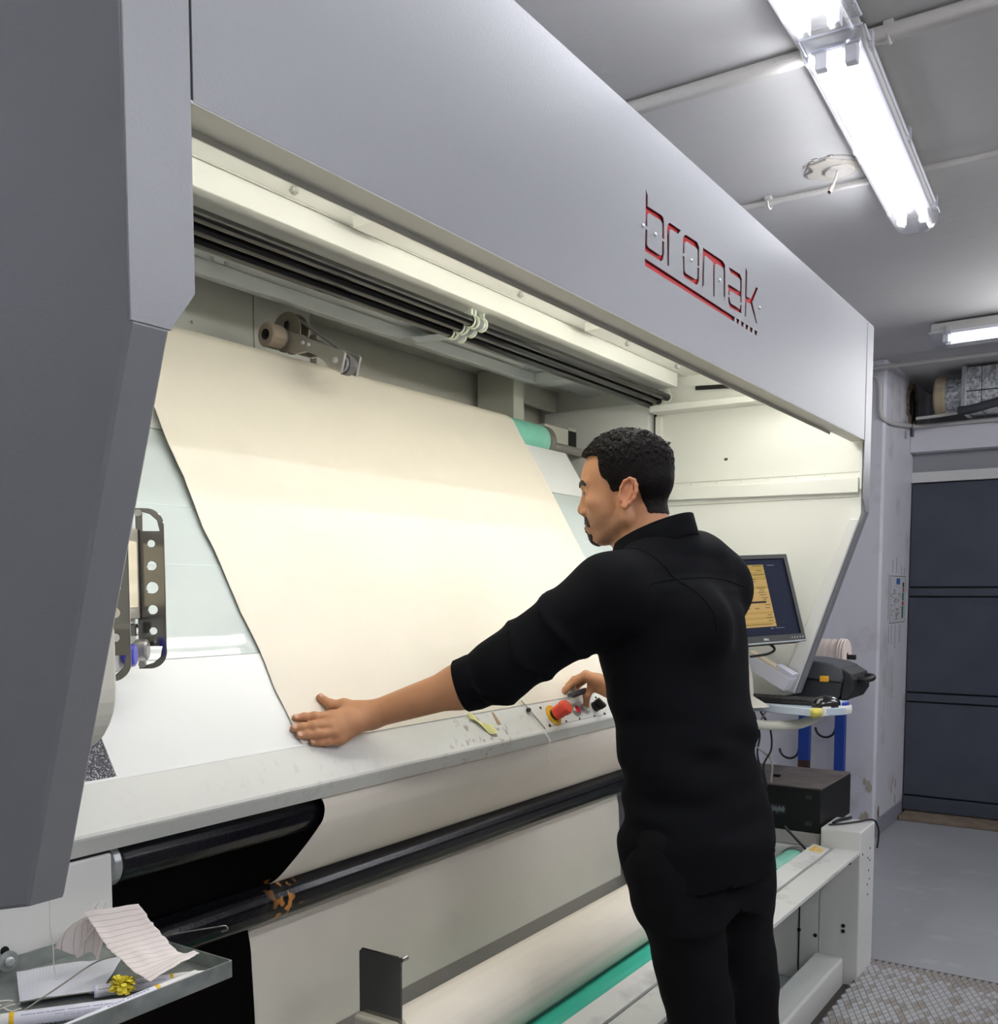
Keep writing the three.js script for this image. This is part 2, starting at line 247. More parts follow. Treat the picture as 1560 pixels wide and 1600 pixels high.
// a weatherproof twin-tube fitting hung under the ceiling from a to b (both at the ceiling's height of hang)
function batten(label, a, b, strength = 1) {
  const t = thing('ceiling_light', label, 'ceiling light', [(a.x + b.x) / 2, a.y, (a.z + b.z) / 2]);
  const ex = b.clone().sub(a).setY(0).normalize(), ez = ex.clone().cross(V(0, 1, 0)), L = a.distanceTo(b), o = a.clone();
  const W = (g) => placed(g, o, ex, V(0, 1, 0), ez);                   // own axes: x along, y up, z across
  const trough = new THREE.ExtrudeGeometry(poly([[-0.066, 0.055], [0.066, 0.055], [0.05, 0.105], [-0.05, 0.105]]), { depth: L - 0.02, bevelEnabled: true, bevelSize: 0.006, bevelThickness: 0.006, bevelSegments: 2, bevelOffset: -0.006 }).rotateY(Math.PI / 2).translate(0.01, 0, 0);
  obj('housing', W(trough), bodyMat, t);
  // ribbed clear cover: a shallow arch with flutes along it, closed at both ends
  const N = 44, ring = []; for (let i = 0; i <= N; i++) { const s = -1 + (2 * i) / N, e = Math.pow(1 - Math.pow(Math.abs(s), 3.2), 1 / 2.2), rib = (i % 2 ? 0.0011 : 0) ; ring.push([s * (0.072 - rib), 0.058 - (0.062 - rib) * e]); }
  const xs = [0.0, 0.004, 0.03, L - 0.03, L - 0.004, L], sc = [0.86, 0.97, 1, 1, 0.97, 0.86], pos = [], idx = [];
  xs.forEach((x, k) => ring.forEach(([z, y]) => pos.push(x, 0.058 + (y - 0.058) * sc[k], z * (0.9 + 0.1 * sc[k]))));
  for (let k = 0; k < xs.length - 1; k++) for (let i = 0; i < N; i++) { const q = k * (N + 1) + i; idx.push(q, q + N + 1, q + 1, q + 1, q + N + 1, q + N + 2); }
  for (const k of [0, xs.length - 1]) { const c = pos.length / 3; pos.push(xs[k], 0.03, 0); for (let i = 0; i < N; i++) { const q = k * (N + 1) + i; k ? idx.push(c, q + 1, q) : idx.push(c, q, q + 1); } }
  const cover = new THREE.BufferGeometry(); cover.setAttribute('position', new THREE.Float32BufferAttribute(pos, 3)); cover.setIndex(idx); cover.computeVertexNormals();
  obj('diffuser_cover', W(cover), diffuserMat, t);
  obj('cover_rim', [W(tube([[0, 0.058, -0.072], [L, 0.058, -0.072]], 0.003, 4, 6)), W(tube([[0, 0.058, 0.072], [L, 0.058, 0.072]], 0.003, 4, 6)), W(tube([[0, 0.058, -0.071], [0, 0.058, 0.071]], 0.003, 4, 6)), W(tube([[L, 0.058, -0.071], [L, 0.058, 0.071]], 0.003, 4, 6))], plain(220, 222, 230, 0.3), t);
  obj('gear_tray', W(box(0.05, L - 0.05, 0.05, 0.056, -0.055, 0.055, 0.001)), plain(206, 206, 212, 0.5), t);
  for (const s of [-1, 1]) {
    const tb = obj('lamp_tube', W(rod(V(0.085, 0.03, s * 0.034), V(L - 0.085, 0.03, s * 0.034), 0.013, 16, 0.003)), glowTube, t);
    obj('tube_holder', [W(box(0.058, 0.084, 0.012, 0.052, s * 0.034 - 0.014, s * 0.034 + 0.014, 0.003)), W(box(L - 0.084, L - 0.058, 0.012, 0.052, s * 0.034 - 0.014, s * 0.034 + 0.014, 0.003))], M.plastic, tb);
  }
  for (const x of [0.09, L / 2, L - 0.09]) for (const s of [-1, 1]) obj('cover_clip', W(box(x - 0.012, x + 0.012, 0.042, 0.082, s * 0.072 - 0.005, s * 0.072 + 0.005, 0.002)), plain(190, 190, 196, 0.3), t);
  for (const q of [-1, 1]) {                                          // the light of each tube, as long and as wide as the tube, just below it
    const l = areaLight(ROOM_LIGHT, LAMP.ceiling * strength, L - 0.18, 0.024, V(0, 0, 0), V(0, -1, 0));
    l.position.copy(a.clone().add(b).multiplyScalar(0.5).addScaledVector(ez, q * 0.034).add(V(0, 0.0155, 0))); l.quaternion.setFromRotationMatrix(new THREE.Matrix4().makeBasis(ex, V(0, 1, 0).cross(ex).negate().normalize(), V(0, 1, 0)));
  }
  return t;
}
batten('twin-tube batten light with ribbed clear cover, farther of two in the ceiling row', V(2.375, 2.65, -0.683), V(3.66, 2.65, -0.752), 0.85);
batten('lit twin-tube batten light at the top edge, nearest of the ceiling row', V(1.03, 2.655, -0.655), V(2.35, 2.655, -0.682), 0.85);
batten('batten light over the far doorway, hung across the room', V(5.42, 2.655, -1.02), V(5.36, 2.655, 0.28));
batten('added fill batten light above the camera, carrying on the ceiling row, outside the view', V(-0.4, 2.655, -0.61), V(0.95, 2.655, -0.65));  // added out of view to lighten the left column and fascia
batten('added fill batten light in the aisle behind the operator, outside the view', V(0.9, 2.655, 0.9), V(2.2, 2.655, 0.9), 1.7);  // put in as fill for the tray, left leg and operator
batten('added fill batten light over the far end of the aisle, outside the view', V(3.9, 2.655, 0.9), V(5.2, 2.655, 0.9), 1.7);  // extra unseen lamp, added for fill from the front of the room
batten('added fill batten light near the front wall behind the camera, outside the view', V(-0.2, 2.655, 2.0), V(1.1, 2.655, 2.0), 2.3);  // added so that front light reaches the slanted column face
batten('added fill batten light near the front wall facing the lettering, outside the view', V(2.3, 2.655, 2.0), V(3.6, 2.655, 2.0), 1.9);  // another added front lamp, unseen, for general fill
batten('added fill batten light by the left wall of the room, outside the view', V(-1.5, 2.655, -0.6), V(-1.5, 2.655, 0.7), 2.6);  // added to brighten the outer side of the left column
batten('added fill batten light beyond the door in the far aisle, outside the view', V(4.6, 2.655, 2.0), V(5.9, 2.655, 2.0), 1.7);  // added to brighten the far wall and floor
// fluorescent tubes in the hood, behind the fascia
for (const [i, z] of [-1.085, -1.035].entries()) for (const k of [0, 1]) {
  const x0 = 0.84 + k * 1.36, t = thing('fluorescent_lamp_tube', `lit white hood tube behind the fascia, ${i ? 'front' : 'rear'} row, ${k ? 'right' : 'left'} end`, 'lamp tube', [x0 + 0.66, 2.11, z]);
  obj('glass_tube', rod(V(x0 + 0.02, 2.12, z), V(x0 + 1.31, 2.12, z), 0.013, 16), hoodGlow, t);
  obj('end_cap', [rod(V(x0, 2.12, z), V(x0 + 0.02, 2.12, z), 0.0135, 16), rod(V(x0 + 1.31, 2.12, z), V(x0 + 1.33, 2.12, z), 0.0135, 16)], M.steel, t);
  obj('holder', [box(x0 + 0.0, x0 + 0.016, 2.12, 2.262, z - 0.012, z + 0.012, 0.002), box(x0 + 1.314, x0 + 1.33, 2.12, 2.262, z - 0.012, z + 0.012, 0.002)], M.plastic, t);
}
for (const z of [-1.085, -1.035]) areaLight(HOOD_LIGHT, LAMP.hood, 2.66, 0.026, V(2.185, 2.1055, z), V(2.185, 1.1055, z - 0.3));

// ================================================================ the fabric inspection machine
// inspection table: 58 degrees steep; T(x, s, h) is the point s metres up the slope from its lower edge and h above it
const TA = (58 * Math.PI) / 180, TS = V(0, Math.sin(TA), -Math.cos(TA)), TN = V(0, Math.cos(TA), Math.sin(TA)), T0 = V(0, 1.148, -1.3877);
const T = (x, s, h = 0) => V(x, 0, 0).add(T0).addScaledVector(TS, s).addScaledVector(TN, h);
const slab = (x0, x1, s0, s1, h0, h1, r = 0.002) => placed(box(x0, x1, s0, s1, h0, h1, r), T0, V(1, 0, 0), TS, TN);
const ZF = -0.88, XL = 0.65, XR = 3.66, FB = 1.967, FT = 2.36;
const mc = thing('inspection_machine', 'large grey and cream fabric inspection machine with lit hood over a sloping table', 'machine', [2.15, 0, -1.5]);
// side columns: bent box profile (z, y)
const colProfile = [[ZF, 1.72], [ZF, FT], [-2.2, FT], [-2.2, 1.0], [-1.42, 1.0], [-1.12, 1.075], [-1.10, 1.08]];
{
  const r = obj('side_column', alongX(colProfile, XL, XL + 0.05, 0.004), M.greyPaint, mc);
  obj('front_plate', alongZ([[XL, 1.722], [XL + 0.05, 1.722], [0.733, 1.767], [0.733, FT], [XL, FT]], ZF - 0.002, ZF + 0.0015, 0.001), M.greyPaint, r);
  obj('inner_lining', alongX(colProfile.map(([z, y]) => [z - 0.012, y]), XL + 0.048, XL + 0.054, 0.001), M.cream, r);
  obj('edge_hole', rod(V(XL + 0.03, 1.1, -1.14), V(XL + 0.053, 1.1, -1.14), 0.007, 12), M.black, r);
}
{
  const r = obj('side_column', alongX(colProfile, XR - 0.05, XR, 0.004), M.greyPaint, mc);
  obj('front_plate', alongZ([[3.575, 1.767], [XR - 0.05, 1.725], [XR, 1.722], [XR, FT], [3.575, FT]], ZF - 0.002, ZF + 0.0015, 0.001), M.greyPaint, r);
  obj('inner_lining', alongX(colProfile.map(([z, y]) => [z - 0.012, y]), XR - 0.056, XR - 0.048, 0.001), M.cream, r);
  obj('front_flange', box(3.58, 3.606, 1.80, 1.955, -0.893, -0.886, 0.002), M.cream, r);
  obj('slant_flange', alongX([[-0.895, 1.70], [-1.108, 1.085], [-1.165, 1.085], [-0.925, 1.70]], 3.588, 3.606, 0.002), M.offWhite, r);
  obj('cable_rail', alongX([[-0.90, 1.79], [-0.90, 1.842], [-1.75, 1.842], [-1.75, 1.80]], 3.585, 3.606, 0.002), M.cream, r);
  obj('panel_seam', [box(3.6025, 3.605, 1.776, 1.7785, -1.72, -0.9, 0), box(3.6025, 3.605, 1.862, 1.8635, -1.72, -0.9, 0)], plain(176, 174, 160, 0.7), r);
  for (let k = 0; k < 7; k++) obj('rivet', ball(V(3.603, 1.857, -1.62 + k * 0.1), 0.004, 0.6, 1, 1), M.cream, r);
  obj('corner_post', box(3.585, 3.606, 1.0, 2.12, -1.665, -1.64, 0.003), M.cream, r);
  obj('gap', box(3.6, 3.6055, 1.0, 2.13, -1.676, -1.667, 0), M.dark, r);
  obj('motor_cover', box(3.56, 3.606, 1.2, 2.175, -2.15, -1.68, 0.006, 2), M.offWhite, r);
  obj('top_ledge', box(3.52, 3.606, 2.125, 2.15, -1.66, -0.95, 0.003), M.cream, r);
  obj('black_cable', tube([[3.585, 2.21, -1.5], [3.59, 2.2, -1.3], [3.59, 2.19, -1.1]], 0.008, 20, 8), M.black, r);
  obj('scuff_mark', ball(V(3.6045, 1.94, -1.385), 0.007, 0.2, 0.8, 1.2), plain(90, 80, 64, 0.9), r);
}
// fascia with the name cut through it, red plate behind
const LET = [
  [[120, 95], [140, 160], [140, 262], [270, 345], [288, 372], [298, 420], [298, 578], [278, 566], [278, 425], [262, 395], [150, 325], [135, 340], [135, 455], [118, 445]],
  [[118, 475], [135, 490], [135, 635], [150, 660], [262, 735], [278, 722], [278, 592], [298, 605], [298, 720], [285, 780], [268, 790], [112, 690]],
  [[328, 830], [325, 480], [335, 430], [352, 418], [457, 492], [435, 527], [365, 482], [348, 490], [345, 836]],
  [[476, 712], [478, 570], [490, 540], [505, 535], [615, 605], [635, 660], [635, 840], [618, 830], [618, 690], [605, 660], [515, 600], [495, 610], [492, 714]],
  [[476, 735], [492, 745], [494, 880], [505, 905], [600, 965], [615, 955], [617, 845], [635, 855], [632, 980], [620, 1010], [605, 1015], [495, 945], [480, 910]],
  [[670, 658], [860, 785], [885, 830], [886, 1110], [877, 1175], [868, 1120], [868, 870], [860, 850], [800, 810], [785, 825], [782, 1132], [768, 1125], [768, 800], [695, 735], [685, 750], [680, 1020], [662, 1045]],
  [[918, 845], [1025, 912], [1045, 960], [1042, 1190], [1028, 1182], [1028, 1130], [935, 1072], [925, 1085], [925, 1118], [912, 1106], [912, 1008], [1028, 1080], [1028, 975], [1015, 950], [935, 900]],
  [[912, 1125], [926, 1140], [938, 1195], [1025, 1250], [1029, 1203], [1043, 1210], [1040, 1290], [930, 1235], [914, 1180]],
  [[1080, 848], [1096, 890], [1092, 1130], [1130, 1152], [1180, 1040], [1200, 1048], [1146, 1188], [1191, 1390], [1178, 1380], [1128, 1197], [1089, 1180], [1084, 1322], [1072, 1316]],
  [[112, 762], [978, 1328], [970, 1370], [112, 832]],
  ...[992, 1036, 1079, 1122, 1165].map((x) => { const y = 1335 + (x - 992) * 0.64; return [[x, y], [x + 28, y + 18], [x + 20, y + 60], [x + 2, y + 48]]; }),
];
// the drawing above is in tenths of the lettering's own slanted sheet; it is unrolled on to the flat fascia (x, y in metres)
const LP = (() => {
  const f = 1562, fw = V(0.83, -0.0741, -0.5527).normalize(), rt = fw.clone().cross(V(0, 1, 0)).normalize(), up = rt.clone().cross(fw);
  return ([a, b]) => { const d = fw.clone().addScaledVector(rt, (210 + a / 6.152) / f).addScaledVector(up, (760 - b / 6.152) / f), k = ZF / d.z; return [d.x * k, 1.45 + d.y * k]; };
})();
const holes = LET.map((h) => { const p = h.map(LP), s = new THREE.Path(); p.forEach(([x, y], i) => (i ? s.lineTo(x, y) : s.moveTo(x, y))); s.closePath(); return s; });
{
  const fs = obj('fascia', alongZ([[0.737, FB], [3.575, FB], [3.575, FT], [0.737, FT]], ZF - 0.002, ZF, 0, holes), M.greyPaint, mc);
  obj('sign_backing', box(1.75, 3.1, 1.975, 2.355, ZF - 0.0085, ZF - 0.006, 0), M.red, fs);
  obj('sign_reflection_block', box(1.7, 3.15, 1.972, 2.358, ZF - 0.016, ZF - 0.012, 0), M.cream2, fs);  // added unseen plate, keeps the red backing out of the dark tube reflections
  obj('gap_light_block', box(0.722, 0.75, FB, FT, ZF - 0.012, ZF - 0.006, 0), M.greyPaint, fs);  // added behind the gap to stop hood light leaking through
  obj('return_flange', box(0.71, 3.6, FB - 0.0015, FB + 0.0015, ZF - 0.048, ZF - 0.0005, 0), M.cream2, fs);
  obj('flange_lip', box(0.71, 3.33, FB - 0.010, FB - 0.001, ZF - 0.050, ZF - 0.048, 0), M.cream2, fs);
  for (const [a, b] of [[92, 445], [210, 530], [557, 780], [828, 970], [1212, 1235]]) { const [x, y] = LP([a, b]); obj('stud', ball(V(x, y, ZF + 0.0005), 0.0042, 1, 1, 0.7), M.galvPainted, fs); }
}
obj('hood_roof', box(XL + 0.05, XR - 0.05, 2.262, 2.275, -2.2, -0.9, 0.001), M.cream, mc);
obj('hood_top', box(XL, XR, FT, FT + 0.004, -2.2, ZF, 0), M.greyPaint, mc);
obj('rear_wall', box(XL + 0.05, XR - 0.05, 0.0, 2.262, -2.2, -2.19, 0.001), M.cream2, mc);
// rear wall inside the hood: panels with a step, seams and screws
{
  const rp = obj('rear_panel', [box(0.705, 1.96, 1.6, 2.26, -2.13, -2.115, 0.002), box(1.964, 2.18, 1.6, 2.26, -2.13, -2.115, 0.002)], M.cream, mc);
  obj('seam', box(1.03, 1.034, 1.9, 2.26, -2.1165, -2.1145, 0), M.dark, rp);
  for (const [x, y] of [[1.1, 2.2], [1.55, 2.16], [1.75, 2.14], [2.02, 2.17]]) obj('screw', ball(V(x, y, -2.1145), 0.004, 1, 1, 0.5), M.steel, rp);
  obj('post', box(2.19, 2.27, 1.6, 2.2, -2.16, -2.10, 0.002), M.cream2, rp);
  obj('end_post', box(3.1, 3.17, 1.6, 2.26, -2.16, -2.0, 0.002), M.cream2, rp);
  obj('far_panel', box(3.17, 3.6, 2.18, 2.262, -2.13, -2.115, 0.001), M.cream2, rp);
}
// rear galvanised angle with bolts and gussets
{
  const g = obj('galvanised_angle', [box(0.705, 3.08, 2.188, 2.222, -1.902, -1.898, 0.001), box(0.705, 3.08, 2.187, 2.19, -1.925, -1.9, 0.001)], M.galvPainted, mc);
  obj('return_angle', [box(3.08, 3.084, 2.188, 2.222, -1.9, -1.66, 0.001), box(3.08, 3.16, 2.187, 2.19, -1.9, -1.66, 0.001)], M.galvPainted, g);
  obj('gusset', alongZ([[2.33, 2.188], [2.52, 2.24], [2.52, 2.22], [2.36, 2.178]], -1.896, -1.86, 0.001), M.galvPainted, g);
  for (const [x, y] of [[1.62, 2.232], [1.66, 2.232], [2.99, 2.232], [3.02, 2.232]]) obj('bolt', [rod(V(x, y - 0.012, -1.88), V(x, y + 0.012, -1.88), 0.004, 8), rod(V(x, y - 0.002, -1.88), V(x, y + 0.004, -1.88), 0.008, 6)], M.steel, g);
  obj('soffit_panel', box(0.705, 3.6, 2.226, 2.232, -1.97, -1.63, 0.001), M.galvPainted, g);
}
// lamp box with folded front, bolts and hat brackets on the roof
{
  const lb = obj('lamp_box', box(0.705, 3.53, 2.209, 2.262, -1.632, -1.55, 0.003), M.cream, mc);
  for (const x of [1.5, 2.35, 3.0, 3.4]) obj('bolt', [rod(V(x, 2.262, -1.495), V(x, 2.246, -1.495), 0.005, 8), rod(V(x, 2.256, -1.495), V(x, 2.25, -1.495), 0.01, 6)], M.steel, lb);
  for (const x of [1.68, 2.72]) obj('hat_bracket', alongX([[-1.50, 2.262], [-1.50, 2.236], [-1.40, 2.236], [-1.40, 2.262]], x, x + 0.14, 0.002), M.cream, lb);
  obj('fold_line', box(0.705, 3.6, 2.2595, 2.2615, -1.546, -1.542, 0), M.cream2, lb);
}
// inspection table
{
  const SL = 0.70, tb = obj('table_frame', [slab(0.93, 3.36, 0.0, 0.93, -0.09, -0.028, 0.003)], M.cream, mc);
  obj('lower_panel', slab(0.981, 3.30, 0.004, 0.2115, -0.03, 0, 0.001), M.inspectWhite, tb);
  obj('glass_panel', [slab(0.981, 3.30, 0.2125, 0.7595, -0.012, -0.001, 0.001)], mat({ color: col(199, 208, 207), roughness: 0.04, specularIntensity: 1, ior: 1.52 }), tb);
  obj('glass_seam', [slab(0.981, 3.30, 0.4165, 0.4185, -0.0018, -0.0004, 0), slab(0.981, 3.30, 0.56, 0.5615, -0.0018, -0.0004, 0)], plain(216, 226, 224, 0.4), tb);
  obj('upper_panel', slab(0.981, 3.30, 0.7605, 0.965, -0.03, 0.001, 0.001), M.inspectWhite, tb);
  obj('panel_end', [slab(3.30, 3.306, 0.72, 0.965, -0.06, 0.001, 0.001)], plain(150, 148, 140, 0.5), tb);
  obj('grip_strip', slab(0.925, 0.981, 0.004, 0.9, -0.02, -0.001, 0.001), mat({ map: texture(256, (u, v) => { const h = hash3(Math.floor(u * 128), Math.floor(v * 128), 3); return h > 0.82 ? [0.5, 0.5, 0.58] : h > 0.6 ? [0.12, 0.12, 0.15] : [0.02, 0.02, 0.03]; }, 0.2, true), roughness: 0.4 }), tb);
  obj('edge_rail', slab(0.912, 0.925, 0.0, 0.9, -0.03, 0.002, 0.001), M.cream, tb);
}
// top roller, green rubber with grey end cap and shaft
{
  const c = V(0, 2.0, -1.964), R = 0.064;
  const r = obj('top_roller', rod(V(0.98, c.y, c.z), V(3.20, c.y, c.z), R, 48, 0.004), M.tealPale, mc);
  obj('end_cap', [rod(V(3.20, c.y, c.z), V(3.245, c.y, c.z), R + 0.001, 48, 0.006), rod(V(0.94, c.y, c.z), V(0.98, c.y, c.z), R + 0.001, 48, 0.006)], plain(120, 116, 108, 0.5), r);
  obj('shaft', rod(V(3.245, c.y, c.z), V(3.60, c.y, c.z), 0.016, 16), M.steel, r);
  obj('shaft_nut', rod(V(3.248, c.y, c.z), V(3.28, c.y, c.z), 0.026, 6, 0.003), plain(96, 140, 124, 0.4), r);
  obj('bearing_block', [box(3.32, 3.50, 1.93, 2.09, -2.1, -2.0, 0.004), box(3.5, 3.57, 2.0, 2.1, -2.1, -2.0, 0.003)], M.cream2, r);
  obj('bearing_slot', box(3.5, 3.56, 2.02, 2.085, -2.0, -1.998, 0), M.black, r);
}
// front beam: sloping face, rounded nose, undercut
const BX0 = 0.815, BX1 = 3.62, bs = V(0, Math.sin(57 * Math.PI / 180), -Math.cos(57 * Math.PI / 180)), bn = V(0, Math.cos(57 * Math.PI / 180), Math.sin(57 * Math.PI / 180));
const B = (x, s, h = 0) => V(x, 1.148, -1.3877).addScaledVector(bs, s).addScaledVector(bn, h);
{
  const prof = [[-1.3877, 1.148], [-1.385, 1.1495], [-1.3435, 1.0835], [-1.3425, 1.0785], [-1.3445, 1.0745], [-1.368, 1.044], [-1.40, 1.044], [-1.42, 1.06], [-1.42, 1.13]];
  const bm = obj('front_beam', alongX(prof, BX0 + 0.02, BX1, 0.001), M.beamWhite, mc);
  obj('top_edge', placed(box(0.86, BX1, 0.0, 0.006, -0.001, 0.003, 0.001), B(0, 0, 0), V(1, 0, 0), bs, bn), M.inspectWhite, bm);
  obj('beam_end', alongX([[-1.353, 1.079], [-1.353, 1.066], [-1.368, 1.046], [-1.45, 1.046], [-1.45, 1.12], [-1.392, 1.14]], 0.70, BX0 + 0.02, 0.002), M.cream2, bm);
  // control panel let into the beam
  const K = 0.944, cp = obj('control_panel', placed(box(2.262, 2.59, -0.071, -0.006, 0, 0.002, 0.001), B(0, 0, 0), V(1, 0, 0), bs, bn), mat({ color: col(226, 226, 228), roughness: 0.3, metalness: 0.2 }), bm);
  const at = (x, s, h) => B(x, s, h), up = (x, s, h0, h1, r, m, name, c = 0.001, seg = 24) => obj(name, rod(at(x, s, h0), at(x, s, h1), r, seg, c), m, cp);
  for (const [x, s] of [[2.27, -0.012], [2.27, -0.066], [2.582, -0.012], [2.582, -0.066]]) up(x, s, 0.001, 0.005, 0.004, M.black, 'corner_screw', 0.001, 10);
  obj('border_line', [[2.262, 2.59, -0.0095, -0.0085], [2.262, 2.59, -0.0685, -0.0675], [2.2735, 2.275, -0.071, -0.006]].map(([a, b, c, d]) => placed(box(a, b, c, d, 0.0018, 0.0024, 0), B(0, 0, 0), V(1, 0, 0), bs, bn)), plain(110, 110, 116, 0.5), cp);
  up(2.312, -0.040, 0.002, 0.006, 0.030, plain(226, 176, 40, 0.5), 'yellow_collar_plate', 0.001, 36);
  up(2.312, -0.040, 0.006, 0.018, 0.017, M.black, 'button_neck');
  obj('emergency_button', lathe([[0, 0.0], [0.019, 0.0], [0.0195, 0.016], [0.017, 0.02], [0.021, 0.026], [0.0215, 0.036], [0.018, 0.042], [0, 0.044]], at(2.312, -0.040, 0.014), at(2.312, -0.040, 0.1), 32), plain(228, 74, 52, 0.42), cp);
  for (const [x, m, l] of [[2.434, plain(236, 30, 62, 0.35), 'red_button'], [2.489, plain(236, 236, 232, 0.35), 'white_button']]) {
    obj(l, lathe([[0, 0.013], [0.0105, 0.013], [0.0115, 0.012], [0.0115, 0.0]], at(x, -0.040, 0.0), at(x, -0.040, 0.05), 24), m, cp);
    obj('button_ring', lathe([[0.0115, 0.010], [0.0125, 0.012], [0.0155, 0.008], [0.0165, 0.0], [0.012, 0]], at(x, -0.040, 0.001), at(x, -0.040, 0.05), 28), M.steel, cp);
  }
  obj('selector_knob', [rod(at(2.548, -0.040, 0.001), at(2.548, -0.040, 0.016), 0.0155, 24, 0.002), placed(box(-0.006, 0.006, -0.017, 0.017, 0.014, 0.034, 0.003), at(2.548, -0.040, 0), V(0.8, 0, 0).addScaledVector(bs, 0.6).normalize(), V(-0.6, 0, 0).addScaledVector(bs, 0.8).normalize(), bn)], M.black, cp);
  for (const [x, s] of [[2.36, -0.064], [2.434, -0.065], [2.52, -0.066]]) obj('small_screw', ball(at(x, s, 0.002), 0.003), M.black, cp);
}
// rollers under the beam
{
  const a = obj('guide_roller', rod(V(0.985, 1.008, -1.42), V(3.626, 1.008, -1.42), 0.036, 36, 0.003), M.rollerBlack, mc);
  obj('end_cap', rod(V(0.965, 1.008, -1.42), V(0.985, 1.008, -1.42), 0.037, 36, 0.004), M.galv, a);
  obj('lower_roller', rod(V(0.9, 0.831, -1.475), V(3.626, 0.831, -1.475), 0.040, 36, 0.003), M.rollerFlecked, mc);
}
// left and right legs, with screw holes
{
  const l = obj('leg', [box(0.52, 0.953, 0.0, 1.038, -1.62, -1.369, 0.004, 2)], M.offWhite, mc);
  for (const [x, y] of [[0.715, 0.965], [0.773, 0.935]]) obj('hole', rod(V(x, y, -1.37), V(x, y, -1.3675), 0.0065, 14), M.black, l);
  obj('slot', [box(0.585, 0.625, 0.905, 0.925, -1.37, -1.3675, 0.001)], M.black, l);
  obj('shadow_gap', box(0.71, 0.953, 1.038, 1.043, -1.6, -1.374, 0), M.dark, l);
}
{
  const l = obj('leg', [box(XR, 3.87, 0, 0.587, -1.02, -0.876, 0.006, 2), box(XR + 0.002, 3.87, 0, 0.50, -2.1, -1.02, 0.004)], M.offWhite, mc);
  const hs = [[3.69, 0.5], [3.80, 0.50], [3.77, 0.47], [3.80, 0.455], [3.785, 0.42], [3.80, 0.385], [3.77, 0.37], [3.78, 0.33]];
  for (const [x, y] of hs) obj('hole', rod(V(x, y, -0.877), V(x, y, -0.8745), 0.004, 10), M.black, l);
  for (const [y, z] of [[0.47, -0.915], [0.475, -0.98], [0.235, -0.93], [0.215, -0.93], [0.19, -1.09], [0.18, -1.03]]) obj('bolt_hole', rod(V(XR + 0.001, y, z), V(XR - 0.0025, y, z), 0.007, 12), M.black, l);
  obj('panel_joint', box(XR - 0.0025, XR + 0.003, 0.02, 0.46, -1.092, -1.088, 0), M.dark, l);
}
obj('end_panel', box(3.625, 3.66, 0.5, 1.075, -2.1, -1.36, 0.003), M.offWhite, mc);
obj('floor_bar', box(1.2, XR, 0.0, 0.12, -1.03, -0.925, 0.012, 2), M.offWhite, mc);
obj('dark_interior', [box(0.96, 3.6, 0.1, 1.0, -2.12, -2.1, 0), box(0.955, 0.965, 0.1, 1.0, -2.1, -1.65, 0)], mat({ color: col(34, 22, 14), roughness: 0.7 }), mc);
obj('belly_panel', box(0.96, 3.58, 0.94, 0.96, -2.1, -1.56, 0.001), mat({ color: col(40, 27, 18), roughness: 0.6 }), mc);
// winding cradle: two slats, green rollers, galvanised plate
{
  const s1 = obj('cradle_slat', box(1.0, XR + 0.005, 0.505, 0.518, -0.968, -0.878, 0.002), M.slatWhite, mc);
  const s2 = obj('cradle_slat', placed(box(1.0, 3.63, -0.012, 0.0, 0, 0.062, 0.002), V(0, 0.531, -1.036), V(1, 0, 0), V(0, 0.985, 0.17).normalize(), V(0, -0.17, 0.985).normalize()), M.slatWhite, mc);
  obj('warning_label', placed(box(3.53, 3.61, 0, 0.0008, 0.01, 0.05, 0), V(0, 0.531, -1.036), V(1, 0, 0), V(0, 0.985, 0.17).normalize(), V(0, -0.17, 0.985).normalize()), mat({ map: texture(64, (u, v) => (fbm(u, v, 6, 3, 2) > 0.5 ? srgb(230, 190, 90) : srgb(236, 226, 200)), 0.06, true), roughness: 0.5 }), s2);
  const t1 = obj('drive_roller', rod(V(1.3, 0.455, -1.085), V(3.30, 0.455, -1.085), 0.062, 40, 0.004), M.teal, mc);
  obj('pale_sleeve', [rod(V(3.30, 0.455, -1.085), V(3.56, 0.455, -1.085), 0.0615, 40, 0.003)], M.tealPale, t1);
  obj('wire_ring', [3.30, 3.33, 3.355].map((x) => new THREE.TorusGeometry(0.0622, 0.0015, 6, 40).rotateY(Math.PI / 2).translate(x, 0.455, -1.085)), M.plastic, t1);
  obj('end_disc', rod(V(3.57, 0.455, -1.085), V(3.60, 0.455, -1.085), 0.066, 32, 0.003), M.steel, t1);
  obj('drive_roller', rod(V(1.3, 0.44, -1.29), V(3.56, 0.44, -1.29), 0.06, 40, 0.004), M.teal, mc);
  obj('back_plate', box(1.45, 3.62, 0.57, 0.574, -1.37, -1.285, 0.001), mat({ color: col(150, 150, 146), roughness: 0.3, metalness: 0.8, bumpMap: grain, bumpScale: 0.0008 }), mc);
  const g = obj('end_guide', alongX([[-1.234, 0.64], [-1.132, 0.64], [-1.132, 0.776], [-1.14, 0.785], [-1.226, 0.785], [-1.234, 0.777]], 1.378, 1.382, 0.0012), M.chrome, mc, 'upright chrome end guide plate');
  obj('guide_pin', rod(V(1.384, 0.778, -1.136), V(1.40, 0.778, -1.136), 0.005, 10), M.steel, g);
  obj('guide_arm', [box(1.36, 1.40, 0.40, 0.662, -1.235, -1.135, 0.008, 2)], plain(196, 190, 172, 0.5), g);
}
obj('foot_pedal', [box(2.9, 3.25, 0.08, 0.12, -1.3, -1.06, 0.01, 2), box(2.95, 3.2, 0.12, 0.19, -1.28, -1.2, 0.01)], M.black, mc);
